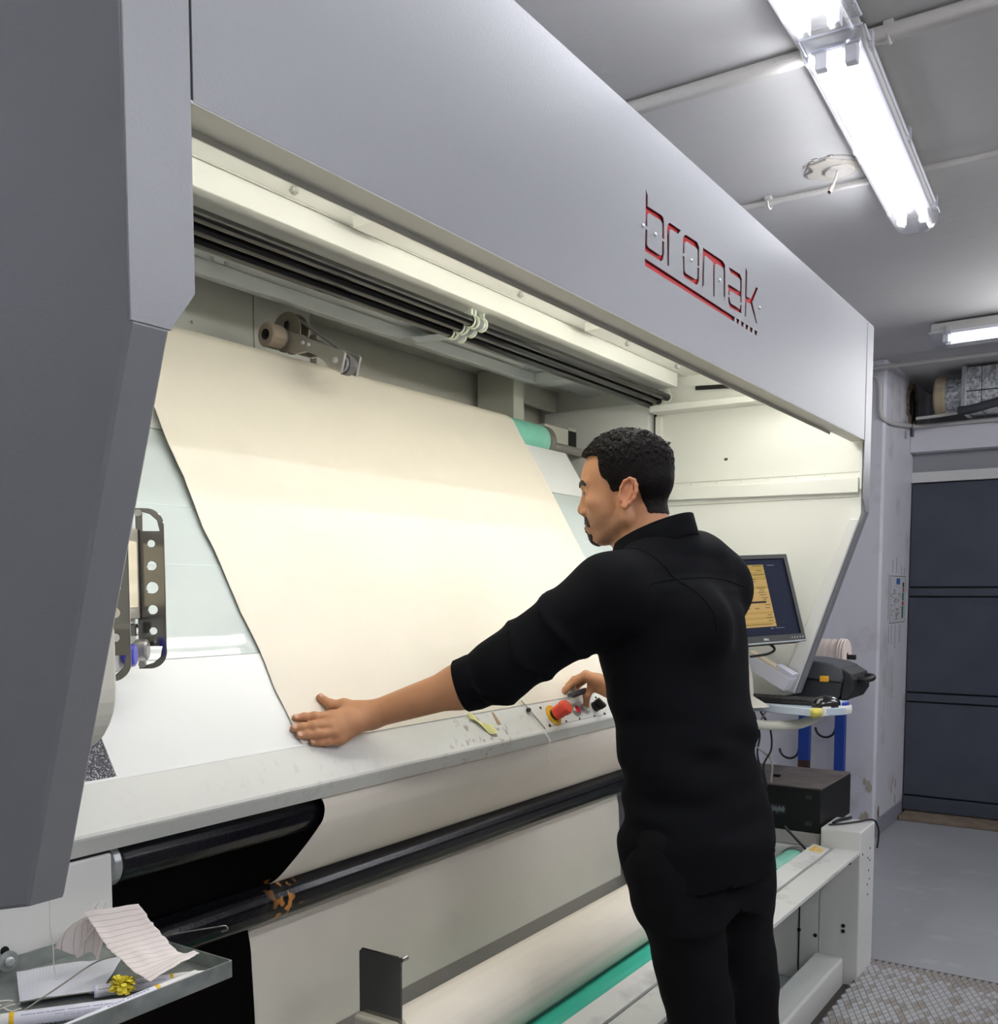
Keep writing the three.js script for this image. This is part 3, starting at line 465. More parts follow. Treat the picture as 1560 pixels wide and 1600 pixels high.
// ---- measuring wheel riding on the top roller: two arm plates across the roller, wheel in front, pulley and belt between
{
  const t = thing('measuring_wheel', 'grey metal length-measuring arm with small wheel, pulley and belt resting on the fabric', 'measuring device', [1.90, 2.07, -1.93]);
  const rim = [[-1.954, 2.135], [-1.878, 2.108], [-1.836, 2.089], [-1.730, 2.047], [-1.726, 2.041], [-1.740, 1.995], [-1.782, 2.011], [-1.800, 2.032], [-1.828, 2.050], [-1.859, 2.062], [-1.898, 2.061], [-1.953, 2.079], [-1.958, 2.108]];
  const body = obj('arm_plate', alongX(rim, 1.90, 1.908, 0.0015), M.steel, t);
  obj('arm_plate', alongX(rim.map(([z, y]) => [z, y]), 1.956, 1.964, 0.0015), M.steel, t);
  const bolt = (x, y, z, r) => obj('hex_bolt', [rod(V(x, y, z), V(x - 0.005, y, z), r, 6), rod(V(x, y, z), V(x - 0.008, y, z), r * 0.5, 8)], M.galvPainted, body);
  bolt(1.90, 2.028, -1.757, 0.008); bolt(1.90, 2.085, -1.868, 0.005); bolt(1.90, 2.078, -1.848, 0.005);
  const wc = [2.1065, -1.947], w = obj('small_wheel', rod(V(1.845, ...wc), V(1.893, ...wc), 0.031, 36, 0.004), plain(164, 150, 136, 0.45, 0.3), t);
  obj('wheel_hub', [rod(V(1.8465, ...wc), V(1.844, ...wc), 0.0135, 20), rod(V(1.845, ...wc), V(1.839, ...wc), 0.006, 12)], M.black, w);
  obj('wheel_flange', [rod(V(1.894, ...wc), V(1.899, ...wc), 0.029, 32, 0.002)], M.steelBrown, t);
  const pc = [2.126, -1.945], hole = new THREE.Path(); hole.absarc(pc[1] + 0.0, pc[0] + 0.018, 0.0115, 0, Math.PI * 2, true);
  const disc = []; for (let k = 0; k < 48; k++) { const q = (k / 48) * Math.PI * 2; disc.push([pc[1] + 0.052 * Math.cos(q), pc[0] + 0.052 * Math.sin(q)]); }
  const pul = obj('pulley', [alongX(disc, 1.916, 1.919, 0.0008, [hole]), alongX(disc, 1.945, 1.948, 0.0008, [hole])], plain(150, 142, 130, 0.4, 0.7), t);
  obj('pulley_hub', rod(V(1.919, pc[0] - 0.014, pc[1]), V(1.945, pc[0] - 0.014, pc[1]), 0.019, 32), M.steelBrown, pul);
  const q = [2.022, -1.752], path = []; for (let k = 0; k <= 16; k++) { const an = Math.PI * (1.25 - (k / 16) * 0.85); path.push([pc[1] + 0.044 * Math.cos(an), pc[0] + 0.044 * Math.sin(an)]); } for (let k = 0; k <= 12; k++) { const an = Math.PI * (0.40 - (k / 12) * 1.0); path.push([q[1] + 0.0245 * Math.cos(an), q[0] + 0.0245 * Math.sin(an)]); }
  obj('drive_belt', sheet(path.length - 1, 1, (u, v) => { const [z, y] = path[Math.round(u * (path.length - 1))]; return V(1.921 + v * 0.023, y, z); }, 0.003), plain(96, 96, 97, 0.6), t);
  const sp = obj('small_pulley', rod(V(1.912, ...q), V(1.952, ...q), 0.0225, 28, 0.002), plain(128, 130, 136, 0.45, 0.4), t);
  obj('bearing', rod(V(1.908, ...q), V(1.912, ...q), 0.015, 22), M.steelBrown, sp);
  obj('axle', rod(V(1.893, 2.1065, -1.947), V(1.97, 2.1065, -1.947), 0.0065, 12), M.steel, t);
}
// ---- dark tubes clipped under the lamp box (two to a row)
{
  const rows = [[2.178, -1.595], [2.168, -1.630], [2.158, -1.665]], words = ['upper', 'middle', 'lower'];
  rows.forEach(([y, z], i) => [[0.71, 2.28, 'left'], [2.30, 3.55, 'right']].forEach(([x0, x1, side]) => {
    const t = thing('dark_tube', `unlit dark glass tube clipped under the hood, ${words[i]} row, ${side} half`, 'tube', [(x0 + x1) / 2, y - 0.01, z], );
    obj('glass', rod(V(x0 + 0.012, y, z), V(x1 - 0.012, y, z), 0.0142, 20), M.tubeDark, t);
    obj('end_cap', [rod(V(x0, y, z), V(x0 + 0.013, y, z), 0.0146, 20), rod(V(x1 - 0.013, y, z), V(x1, y, z), 0.0146, 20)], M.galvPainted, t);
    for (const x of side === 'left' ? [2.255, 2.272] : [2.312, 3.54]) { const c = new THREE.TorusGeometry(0.0165, 0.003, 6, 20, Math.PI * 1.5).rotateZ(Math.PI * 0.25).rotateY(Math.PI / 2).translate(x, y, z); obj('clip', [c, box(x - 0.004, x + 0.004, y + 0.012, 2.212 + (i ? 0.014 : 0), z - 0.007, z + 0.007, 0.001)], plain(226, 232, 214, 0.35), t); }
  }));
}
// ================================================================ the cloth
{
  const x0 = 1.392, x1 = 2.985, r = rng(8);
  const prof = []; // (z, y) from behind the top roller, over it, down the table
  for (let k = 0; k <= 10; k++) { const a = Math.PI * (0.85 - 0.652 * (k / 10)); prof.push([-1.964 + 0.0665 * Math.cos(a), 2.0 + 0.0665 * Math.sin(a)]); }
  const topS = 1.0, n = 40; for (let k = 1; k <= n; k++) { const p = T(0, 1.0 * (1 - k / n) + 0.004, lerp(0.026, 0.004, step(0, 0.75, k / n))); prof.push([p.z, p.y]); }
  const L = prof.length - 1;
  // the left edge wanders and runs wider toward the foot of the table; the right edge too
  const edgeL = (v) => x0 - 0.018 + 0.016 * v + 0.004 * Math.sin(v * 40) * step(0.2, 0.4, v) * noise3(v * 30, 1, 1), edgeR = (v) => x1 - 0.045 * (1 - v) ** 2 + 0.004 * noise3(v * 20, 5, 1);
  const g = sheet(70, L, (u, v) => { const k = Math.round(v * L), [z, y] = prof[k]; const h = 0.0035 * (noise3(u * 7, v * 5, 2) - 0.4) * step(0.2, 0.35, v) * step(1, 0.93, v); return V(lerp(edgeL(v), edgeR(v), u), y + h * TN.y, z + h * TN.z); }, 0.0012);
  tag(obj('inspected_cloth', g, M.fabric), 'wide cream cloth stretched down the sloping inspection table under the operator\'s hand', 'cloth');
  // the cloth's lower run: out under the beam, back to the lower roller, then straight down
  const q = [[-1.43, 1.062], [-1.392, 1.05], [-1.372, 1.03], [-1.371, 1.003], [-1.376, 0.985], [-1.392, 0.955], [-1.42, 0.915], [-1.45, 0.878], [-1.485, 0.856], [-1.515, 0.835], [-1.520, 0.80], [-1.516, 0.77], [-1.508, 0.73], [-1.505, 0.68], [-1.50, 0.6], [-1.495, 0.5], [-1.48, 0.42], [-1.44, 0.37], [-1.36, 0.36]];
  const c = new THREE.CatmullRomCurve3(q.map(([z, y]) => V(0, y, z)), false, 'catmullrom', 0.5), m = 60;
  const g2 = sheet(50, m, (u, v) => { const p = c.getPoint(v), w = 0.006 * (noise3(u * 6, v * 4, 7) - 0.5) * step(0.5, 0.75, v); return V(lerp(lerp(1.435, 1.362, step(0.12, 0.5, v)), 2.985 + 0.006 * noise3(v * 9, 3, 3), u), p.y, p.z + w); }, 0.0012);
  tag(obj('hanging_cloth', g2, M.fabric), 'cream cloth hanging from under the white beam past the black rollers', 'cloth');
  // the wound roll in the cradle
  const t = thing('cloth_roll', 'thick cream cloth roll wound up on the green cradle rollers', 'cloth roll', [2.2, 0.45, -1.19]);
  obj('wound_cloth', rod(V(1.40, 0.563, -1.185), V(2.99, 0.563, -1.185), 0.080, 64, 0.004), M.fabric, t);
  const sp = []; for (let k = 0; k <= 200; k++) { const a = k * 0.25, rr = 0.03 + 0.0490 * k / 200; sp.push(V(1.3995, 0.563 + rr * Math.sin(a), -1.185 + rr * Math.cos(a))); }
  obj('wound_edge', tube(sp, 0.0014, 400, 4), plain(190, 178, 156, 0.9), t);
  obj('core_tube', [rod(V(1.396, 0.563, -1.185), V(1.402, 0.563, -1.185), 0.03, 24)], plain(150, 124, 92, 0.8), t);
}

// ================================================================ the operator
// ---- signed distance helpers (metres); a surface is meshed by surface nets on its own grid
const smin = (a, b, k) => { const h = Math.max(k - Math.abs(a - b), 0) / k; return Math.min(a, b) - h * h * k * 0.25; };
const smax = (a, b, k) => -smin(-a, -b, k);
function cone(a, b, ra, rb) {                                             // tapered capsule between two joints
  const dx = b.x - a.x, dy = b.y - a.y, dz = b.z - a.z, l2 = dx * dx + dy * dy + dz * dz;
  return (x, y, z) => { const px = x - a.x, py = y - a.y, pz = z - a.z, t = clamp((px * dx + py * dy + pz * dz) / l2, 0, 1), qx = px - t * dx, qy = py - t * dy, qz = pz - t * dz; return Math.sqrt(qx * qx + qy * qy + qz * qz) - (ra + (rb - ra) * t); };
}
const orb = (c, r) => (x, y, z) => Math.sqrt((x - c.x) ** 2 + (y - c.y) ** 2 + (z - c.z) ** 2) - r;
const egg = (cx, cy, cz, rx, ry, rz) => { const m = Math.min(rx, ry, rz); return (x, y, z) => { const a = (x - cx) / rx, b = (y - cy) / ry, c = (z - cz) / rz, k = Math.sqrt(a * a + b * b + c * c); return (k - 1) * m * (k < 1 ? 1 : 1.15); }; };
function union(list, k) { return (x, y, z) => { let d = list[0](x, y, z); for (let i = 1; i < list.length; i++) d = smin(d, list[i](x, y, z), k); return d; }; }
function surfaceNets(sdf, lo, hi, h) {
  const n = [0, 1, 2].map((k) => Math.ceil((hi[k] - lo[k]) / h) + 1), [nx, ny, nz] = n, D = new Float32Array(nx * ny * nz);
  for (let k = 0, q = 0; k < nz; k++) for (let j = 0; j < ny; j++) for (let i = 0; i < nx; i++, q++) {
    D[q] = i && j && k && i < nx - 1 && j < ny - 1 && k < nz - 1 ? sdf(lo[0] + i * h, lo[1] + j * h, lo[2] + k * h) : Math.max(1e-3, sdf(lo[0] + i * h, lo[1] + j * h, lo[2] + k * h));
  }
  const cell = new Int32Array(nx * ny * nz).fill(-1), pos = [], idx = [], o = [0, 1, nx, nx + 1, nx * ny, nx * ny + 1, nx * ny + nx, nx * ny + nx + 1];
  const E = [[0, 1], [0, 2], [0, 4], [1, 3], [1, 5], [2, 3], [2, 6], [3, 7], [4, 5], [4, 6], [5, 7], [6, 7]], C = (c) => [c & 1, (c >> 1) & 1, c >> 2];
  for (let k = 0; k < nz - 1; k++) for (let j = 0; j < ny - 1; j++) for (let i = 0; i < nx - 1; i++) {
    const q = i + nx * (j + ny * k); let m = 0; for (let c = 0; c < 8; c++) if (D[q + o[c]] < 0) m |= 1 << c;
    if (m === 0 || m === 255) continue;
    let sx = 0, sy = 0, sz = 0, s = 0;
    for (const [a, b] of E) { const da = D[q + o[a]], db = D[q + o[b]]; if (da < 0 === db < 0) continue; const t = da / (da - db), A = C(a), B = C(b); sx += A[0] + t * (B[0] - A[0]); sy += A[1] + t * (B[1] - A[1]); sz += A[2] + t * (B[2] - A[2]); s++; }
    cell[q] = pos.length / 3; pos.push(lo[0] + (i + sx / s) * h, lo[1] + (j + sy / s) * h, lo[2] + (k + sz / s) * h);
  }
  const quad = (a, b, c, d, flip) => (flip ? idx.push(a, c, b, a, d, c) : idx.push(a, b, c, a, c, d));
  for (let k = 1; k < nz - 1; k++) for (let j = 1; j < ny - 1; j++) for (let i = 1; i < nx - 1; i++) {
    const q = i + nx * (j + ny * k), d0 = D[q] < 0;
    if (d0 !== D[q + 1] < 0) quad(cell[q - nx - nx * ny], cell[q - nx * ny], cell[q], cell[q - nx], !d0);
    if (d0 !== D[q + nx] < 0) quad(cell[q - 1 - nx * ny], cell[q - 1], cell[q], cell[q - nx * ny], !d0);
    if (d0 !== D[q + nx * ny] < 0) quad(cell[q - 1 - nx], cell[q - nx], cell[q], cell[q - 1], !d0);
  }
  const nor = new Float32Array(pos.length), e = h * 0.4;
  for (let v = 0; v < pos.length; v += 3) {
    const x = pos[v], y = pos[v + 1], z = pos[v + 2], gx = sdf(x + e, y, z) - sdf(x - e, y, z), gy = sdf(x, y + e, z) - sdf(x, y - e, z), gz = sdf(x, y, z + e) - sdf(x, y, z - e), l = Math.hypot(gx, gy, gz) || 1;
    nor[v] = gx / l; nor[v + 1] = gy / l; nor[v + 2] = gz / l;
  }
  const g = new THREE.BufferGeometry();
  g.setAttribute('position', new THREE.Float32BufferAttribute(pos, 3)); g.setAttribute('normal', new THREE.Float32BufferAttribute(nor, 3)); g.setIndex(idx);
  return g;
}
function paint(g, fn) { const p = g.attributes.position, c = new Float32Array(p.count * 3); for (let i = 0; i < p.count; i++) c.set(fn(p.getX(i), p.getY(i), p.getZ(i)), i * 3); g.setAttribute('color', new THREE.BufferAttribute(c, 3)); return g; }

// ---- joints
const J = {
  shL: V(1.765, 1.44, -0.912), elL: V(1.668, 1.285, -1.108), shR: V(2.132, 1.462, -0.835), elR: V(2.40, 1.28, -1.05),
  neck: V(1.952, 1.53, -0.893), head: V(1.934, 1.642, -0.953), hipL: V(1.765, 0.92, -0.775), hipR: V(1.925, 0.915, -0.72),
  knL: V(1.752, 0.50, -0.672), knR: V(1.858, 0.50, -0.635), anL: V(1.73, 0.13, -0.64), anR: V(1.87, 0.13, -0.60),
};
const tR = V(0.979, 0, 0.202), tF = V(0.202, 0, -0.979);                   // the trunk's right and front
// trunk rings: height, centre x, z, half width, half depth
const RINGS = [[0.70, 1.845, -0.735, 0.14, 0.10], [0.86, 1.852, -0.748, 0.145, 0.108], [0.98, 1.864, -0.764, 0.153, 0.116], [1.07, 1.884, -0.785, 0.156, 0.115], [1.15, 1.903, -0.806, 0.157, 0.115], [1.24, 1.930, -0.835, 0.165, 0.118], [1.33, 1.948, -0.855, 0.178, 0.122], [1.40, 1.957, -0.868, 0.182, 0.12], [1.45, 1.957, -0.873, 0.172, 0.108], [1.49, 1.955, -0.876, 0.125, 0.088], [1.525, 1.952, -0.882, 0.078, 0.068], [1.57, 1.948, -0.89, 0.058, 0.058]];
function trunk(grow, from, to) {
  return (x, y, z) => {
    const yy = clamp(y, RINGS[0][0], 1.57); let i = 0; while (i < RINGS.length - 2 && RINGS[i + 1][0] < yy) i++;
    const A = RINGS[i], B = RINGS[i + 1], t = sm(clamp((yy - A[0]) / (B[0] - A[0]), 0, 1)) * 0.5 + 0.5 * clamp((yy - A[0]) / (B[0] - A[0]), 0, 1);
    const cx = lerp(A[1], B[1], t), cz = lerp(A[2], B[2], t), a = lerp(A[3], B[3], t) + grow, b = lerp(A[4], B[4], t) + grow;
    const dx = x - cx, dz = z - cz, r = (dx * tR.x + dz * tR.z) / a, f = (dx * tF.x + dz * tF.z) / b, k = Math.pow(Math.abs(r) ** 2.3 + Math.abs(f) ** 2.3, 1 / 2.3);
    return Math.max((k - 1) * Math.min(a, b), from - y, y - to);
  };
}
// ---- left hand: finger pads on the cloth, heel of the hand raised
const HL = {
  wrist: T(1.558, 0.022, 0.056),
  i: [T(1.474, 0.043, 0.030), T(1.434, 0.050, 0.023), T(1.416, 0.055, 0.015), T(1.399, 0.059, 0.0095)],
  m: [T(1.457, 0.025, 0.032), T(1.416, 0.031, 0.024), T(1.399, 0.035, 0.015), T(1.383, 0.038, 0.0095)],
  r: [T(1.457, 0.007, 0.030), T(1.421, 0.013, 0.022), T(1.404, 0.018, 0.015), T(1.389, 0.021, 0.0095)],
  l: [T(1.472, -0.009, 0.026), T(1.446, -0.005, 0.018), T(1.430, -0.001, 0.0125), T(1.413, 0.002, 0.009)],
  t: [T(1.535, 0.042, 0.045), T(1.516, 0.060, 0.034), T(1.497, 0.073, 0.019), T(1.487, 0.094, 0.0105)],
};
// ---- right hand on the control panel: thumb on the white button, fingers curled behind the beam's edge round a small grey bar
const HR = {
  wrist: V(2.512, 1.178, -1.292),
  t: [V(2.498, 1.182, -1.322), V(2.487, 1.183, -1.338), V(2.470, 1.156, -1.348), V(2.487, 1.125, -1.359)],
  i: [V(2.452, 1.214, -1.342), V(2.446, 1.198, -1.374), V(2.430, 1.176, -1.392), V(2.412, 1.158, -1.402)],
  m: [V(2.472, 1.216, -1.352), V(2.470, 1.200, -1.388), V(2.456, 1.178, -1.406), V(2.440, 1.160, -1.412)],
  r: [V(2.494, 1.212, -1.358), V(2.494, 1.197, -1.392), V(2.480, 1.177, -1.408), V(2.466, 1.160, -1.414)],
  l: [V(2.514, 1.204, -1.358), V(2.516, 1.190, -1.386), V(2.506, 1.173, -1.402), V(2.494, 1.160, -1.408)],
};
const FR = { i: [0.0105, 0.0092, 0.0083, 0.0074], m: [0.0108, 0.0095, 0.0085, 0.0076], r: [0.0102, 0.009, 0.008, 0.0072], l: [0.0092, 0.0078, 0.007, 0.0063], t: [0.0145, 0.0118, 0.0102, 0.0086] };
function handSdf(H, elbow, fore0, fore1) {
  const palm = [], c = V(0, 0, 0); for (const f of 'imrl') { palm.push(cone(H.wrist.clone().lerp(H[f][0], 0.12), H[f][0], 0.0175, FR[f][0] + 0.0022)); c.add(H[f][0]); }
  c.multiplyScalar(0.25).lerp(H.wrist, 0.45); palm.push(orb(c, 0.0195));
  palm.push(cone(H.wrist, H.t[0], 0.018, 0.0165), cone(H.t[0], H.t[1], 0.0165, 0.0128), cone(H.t[1], H.i[0].clone().lerp(H.wrist, 0.35), 0.010, 0.011));
  const P = union(palm, 0.014), fingers = [];
  for (const f of 'imrlt') { const q = H[f], r = FR[f], s = []; for (let k = 0; k < 3; k++) s.push(cone(q[k], q[k + 1], r[k], r[k + 1])); s.push(orb(q[1], r[1] * 1.06), orb(q[2], r[2] * 1.05)); fingers.push(union(s, 0.004)); }
  const bulge = H.wrist.clone().lerp(elbow, 0.72), armA = cone(H.wrist, bulge, fore0, fore1), armB = cone(bulge, elbow, fore1, fore1 * 0.94);
  const tend = []; for (const f of 'imrl') tend.push(cone(H.wrist.clone().lerp(H[f][0], 0.3), H[f][0], 0.0035, 0.004));
  return (x, y, z) => { let d = P(x, y, z); for (const f of fingers) d = smin(d, f(x, y, z), 0.0055); return smin(d, smin(armA(x, y, z), armB(x, y, z), 0.03), 0.02); };
}
const fistL = handSdf(HL, J.elL, 0.0275, 0.042), fistR = handSdf(HR, J.elR, 0.0275, 0.042);

// ---- head, in its own axes (f forward, u up, l to his left), millimetres
const hF = V(-0.30, 0, -0.954), hL = V(-0.954, 0, 0.30), hC = J.head;
const G3 = (f, u, l) => V(f, u, l), pair = (fn) => [fn(1), fn(-1)];
const skull = union([egg(8, 58, 0, 92, 80, 72), egg(-22, 40, 0, 62, 62, 66), egg(52, 40, 0, 51, 60, 58)], 16);
const mask = union([egg(46, -18, 0, 46, 66, 56), cone(G3(70, -76, 0), G3(60, -70, 0), 17, 22), ...pair((s) => cone(G3(4, -40, s * 50), G3(58, -78, s * 16), 13, 15)), ...pair((s) => cone(G3(6, -5, s * 56), G3(4, -40, s * 50), 12, 13)), ...pair((s) => egg(66, -6, s * 42, 24, 17, 16))], 14);
const browArc = union([...pair((s) => cone(G3(97, 33, s * 10), G3(82, 36, s * 42), 9, 7))], 10);
const noseF = union([cone(G3(95, 22, 0), G3(104, -14, 0), 6.5, 8.5), orb(G3(104.5, -19, 0), 9.2), ...pair((s) => egg(94, -24, s * 12.5, 11, 7.5, 6.5)), cone(G3(92, 14, 0), G3(90, -22, 0), 10, 15)], 6);
const lipsF = union([...pair((s) => cone(G3(93, -46.5, s * 3), G3(80, -51, s * 23), 6.0, 2.8)), ...pair((s) => cone(G3(92, -57.5, s * 2), G3(80, -54, s * 21), 6.4, 3))], 4);
const muzzle = egg(74, -52, 0, 19, 24, 27);
const earF = (() => { const parts = []; for (const s of [1, -1]) {
  const Ax = (f, u, o) => G3(f - 2 - 0.12 * u - 0.35 * o, u + 4, s * (69 + 0.10 * (30 - f) + o));
  const rim = [[12, 2, 1], [13, 16, 5], [8, 28, 8], [-2, 33, 9], [-11, 29, 10], [-17, 19, 10], [-18, 6, 10], [-15, -7, 9], [-9, -17, 7], [-1, -24, 5], [6, -22, 3]].map((q) => Ax(...q));
  for (let k = 0; k < rim.length - 1; k++) parts.push(cone(rim[k], rim[k + 1], 3.6, 3.6));
  parts.push(egg(...Object.values(Ax(0, -20, 4)), 7.5, 9, 5), cone(Ax(12, -2, 1), Ax(10, -10, 2), 4.2, 4), cone(Ax(-9, 20, 6), Ax(-11, 4, 6), 3, 3.2), cone(Ax(-11, 4, 6), Ax(-5, -11, 5), 3.2, 3), egg(...Object.values(Ax(-3, 6, 0)), 15, 27, 6));
} return union(parts, 3.5); })();
const eyeCut = pair((s) => egg(97, 15, s * 33, 14, 9.5, 14)), lidF = pair((s) => orb(G3(82, 15, s * 32), 13.2)), slit = pair((s) => egg(96, 13.5, s * 33, 9, 3.6, 12.5));
const neckF = union([cone(G3(-28, -30, 0), G3(-46, -150, 0), 52, 58), cone(G3(4, -62, 0), G3(-22, -150, 0), 40, 46)], 20);
const concha = pair((s) => egg(3, 6, s * 83, 8, 11, 8)), mouthCut = cone(G3(98, -52, -18), G3(98, -52, 18), 1.6, 1.6), nostril = pair((s) => egg(101, -29, s * 6.5, 5, 3.5, 3));
const headMM = (f, u, l) => {
  let d = smin(skull(f, u, l), mask(f, u, l), 20); d = smin(d, muzzle(f, u, l), 12); d = smin(d, browArc(f, u, l), 10);
  for (const c of eyeCut) d = smax(d, -c(f, u, l), 9);
  let lid = Math.min(lidF[0](f, u, l), lidF[1](f, u, l)); for (const c of slit) lid = smax(lid, -c(f, u, l), 2);
  d = smin(d, lid, 3); d = smin(d, noseF(f, u, l), 7); d = smin(d, lipsF(f, u, l), 4);
  d = smax(d, -mouthCut(f, u, l), 2.5); for (const c of nostril) d = smax(d, -c(f, u, l), 2);
  d = smin(d, earF(f, u, l), 4); for (const c of concha) d = smax(d, -c(f, u, l), 4);
  return smin(d, neckF(f, u, l), 16);
};
const toHead = (x, y, z) => { const dx = x - hC.x, dy = y - hC.y, dz = z - hC.z; return [(dx * hF.x + dz * hF.z) * 1000, dy * 1000, (dx * hL.x + dz * hL.z) * 1000]; };
const fromHead = (f, u, l) => hC.clone().addScaledVector(hF, f / 1000).addScaledVector(hL, l / 1000).add(V(0, u / 1000, 0));
const headSdf = (x, y, z) => { const [f, u, l] = toHead(x, y, z); return headMM(f, u, l) / 1000; };

// ---- skin: one surface; coarse where clothed, 3 mm at the head and hands
const man = thing('person', 'man in a black shirt and trousers leaning to the inspection table, hand on cloth', 'person', [1.8, 0.045, -0.66]);
{
  const coreList = [trunk(-0.035, 0.93, 1.56), cone(J.shL, J.elL, 0.043, 0.036), cone(J.elL, HL.wrist, 0.036, 0.024), cone(J.shR, J.elR, 0.043, 0.036), cone(J.elR, HR.wrist, 0.036, 0.024), cone(J.hipL, J.knL, 0.05, 0.038), cone(J.knL, J.anL, 0.038, 0.03), cone(J.hipR, J.knR, 0.05, 0.038), cone(J.knR, J.anR, 0.038, 0.03), cone(J.neck, J.head, 0.045, 0.045)];
  const core = surfaceNets(union(coreList, 0.03), [1.34, 0.06, -1.42], [2.6, 1.66, -0.5], 0.014);
  const head = surfaceNets(headSdf, [hC.x - 0.16, 1.50, hC.z - 0.15], [hC.x + 0.14, 1.80, hC.z + 0.15], 0.0026);
  const lh = surfaceNets(fistL, [1.36, 1.125, -1.455], [1.70, 1.32, -1.06], 0.0030), rh = surfaceNets(fistR, [2.37, 1.10, -1.45], [2.55, 1.26, -1.18], 0.0028);
  const skin = srgb(186, 134, 98), rough = srgb(120, 88, 66), pink = srgb(190, 120, 92), lipC = srgb(150, 96, 80), stub = srgb(96, 74, 60);
  const mottle = (x, y, z) => 0.93 + 0.14 * noise3(x * 60, y * 60, z * 60) * 0.6 + 0.06 * noise3(x * 220, y * 220, z * 220);
  paint(head, (x, y, z) => {
    const [f, u, l] = toHead(x, y, z), m = mottle(x, y, z), a = Math.abs(l); let c = skin;
    c = mix3(c, pink, 0.5 * step(62, 74, a) * step(-34, -20, u) * step(45, 36, u) * step(-40, -20, f) * step(30, 18, f));
    c = mix3(c, lipC, 0.8 * step(9, 4, Math.abs(u + 52)) * step(26, 20, a) * step(82, 88, f));
    const beard = step(-18, -40, u) * step(14, 30, f + 0.2 * a) * step(-140, -100, u) * (0.35 + 0.65 * noise3(x * 420, y * 420, z * 420));
    c = mix3(c, stub, 0.55 * beard * step(-100, -88, u));
    const nape = step(-28, -10, u - 0.2 * f) * step(-30, -50, f) * step(-45, -25, u); c = mix3(c, stub, 0.6 * nape * noise3(x * 420, y * 420, z * 420));
    return tint(c, m);
  });
  const handTint = (H) => (x, y, z) => { let k = 0; for (const f of 'imrlt') for (const q of [1, 2]) k = Math.max(k, 1 - Math.hypot(x - H[f][q].x, y - H[f][q].y, z - H[f][q].z) / 0.012); return tint(mix3(skin, pink, 0.5 * clamp(k, 0, 1)), mottle(x, y, z)); };
  paint(lh, handTint(HL)); paint(rh, handTint(HR)); paint(core, () => skin);
  const all = mergeGeometries([core, head, lh, rh]); all.userData.ownUV = true;
  for (const g of [all]) g.setAttribute('uv', new THREE.BufferAttribute(new Float32Array(g.attributes.position.count * 2), 2));
  obj('body', all, mat({ vertexColors: true, roughness: 0.5, specularIntensity: 0.6 }), man);
  // nails
  const nail = (H, up, list, r) => list.forEach((f) => { const a = H[f][2], b = H[f][3], d = b.clone().sub(a).normalize(), n = up.clone().addScaledVector(d, -up.dot(d)).normalize(), s = d.clone().cross(n).normalize(); obj('fingernail', placed(new THREE.SphereGeometry(1, 12, 8).scale(0.0058, 0.0014, FR[f][3] * 0.72), b.clone().addScaledVector(n, FR[f][3] * 0.86).addScaledVector(d, 0.0005), d, n, s.clone().negate().multiplyScalar(-1)), plain(206, 160, 138, 0.35), man); });
  nail(HL, TN, ['i', 'm', 'r', 'l', 't']); nail(HR, V(-0.3, 0.45, 0.85), ['t']);
}
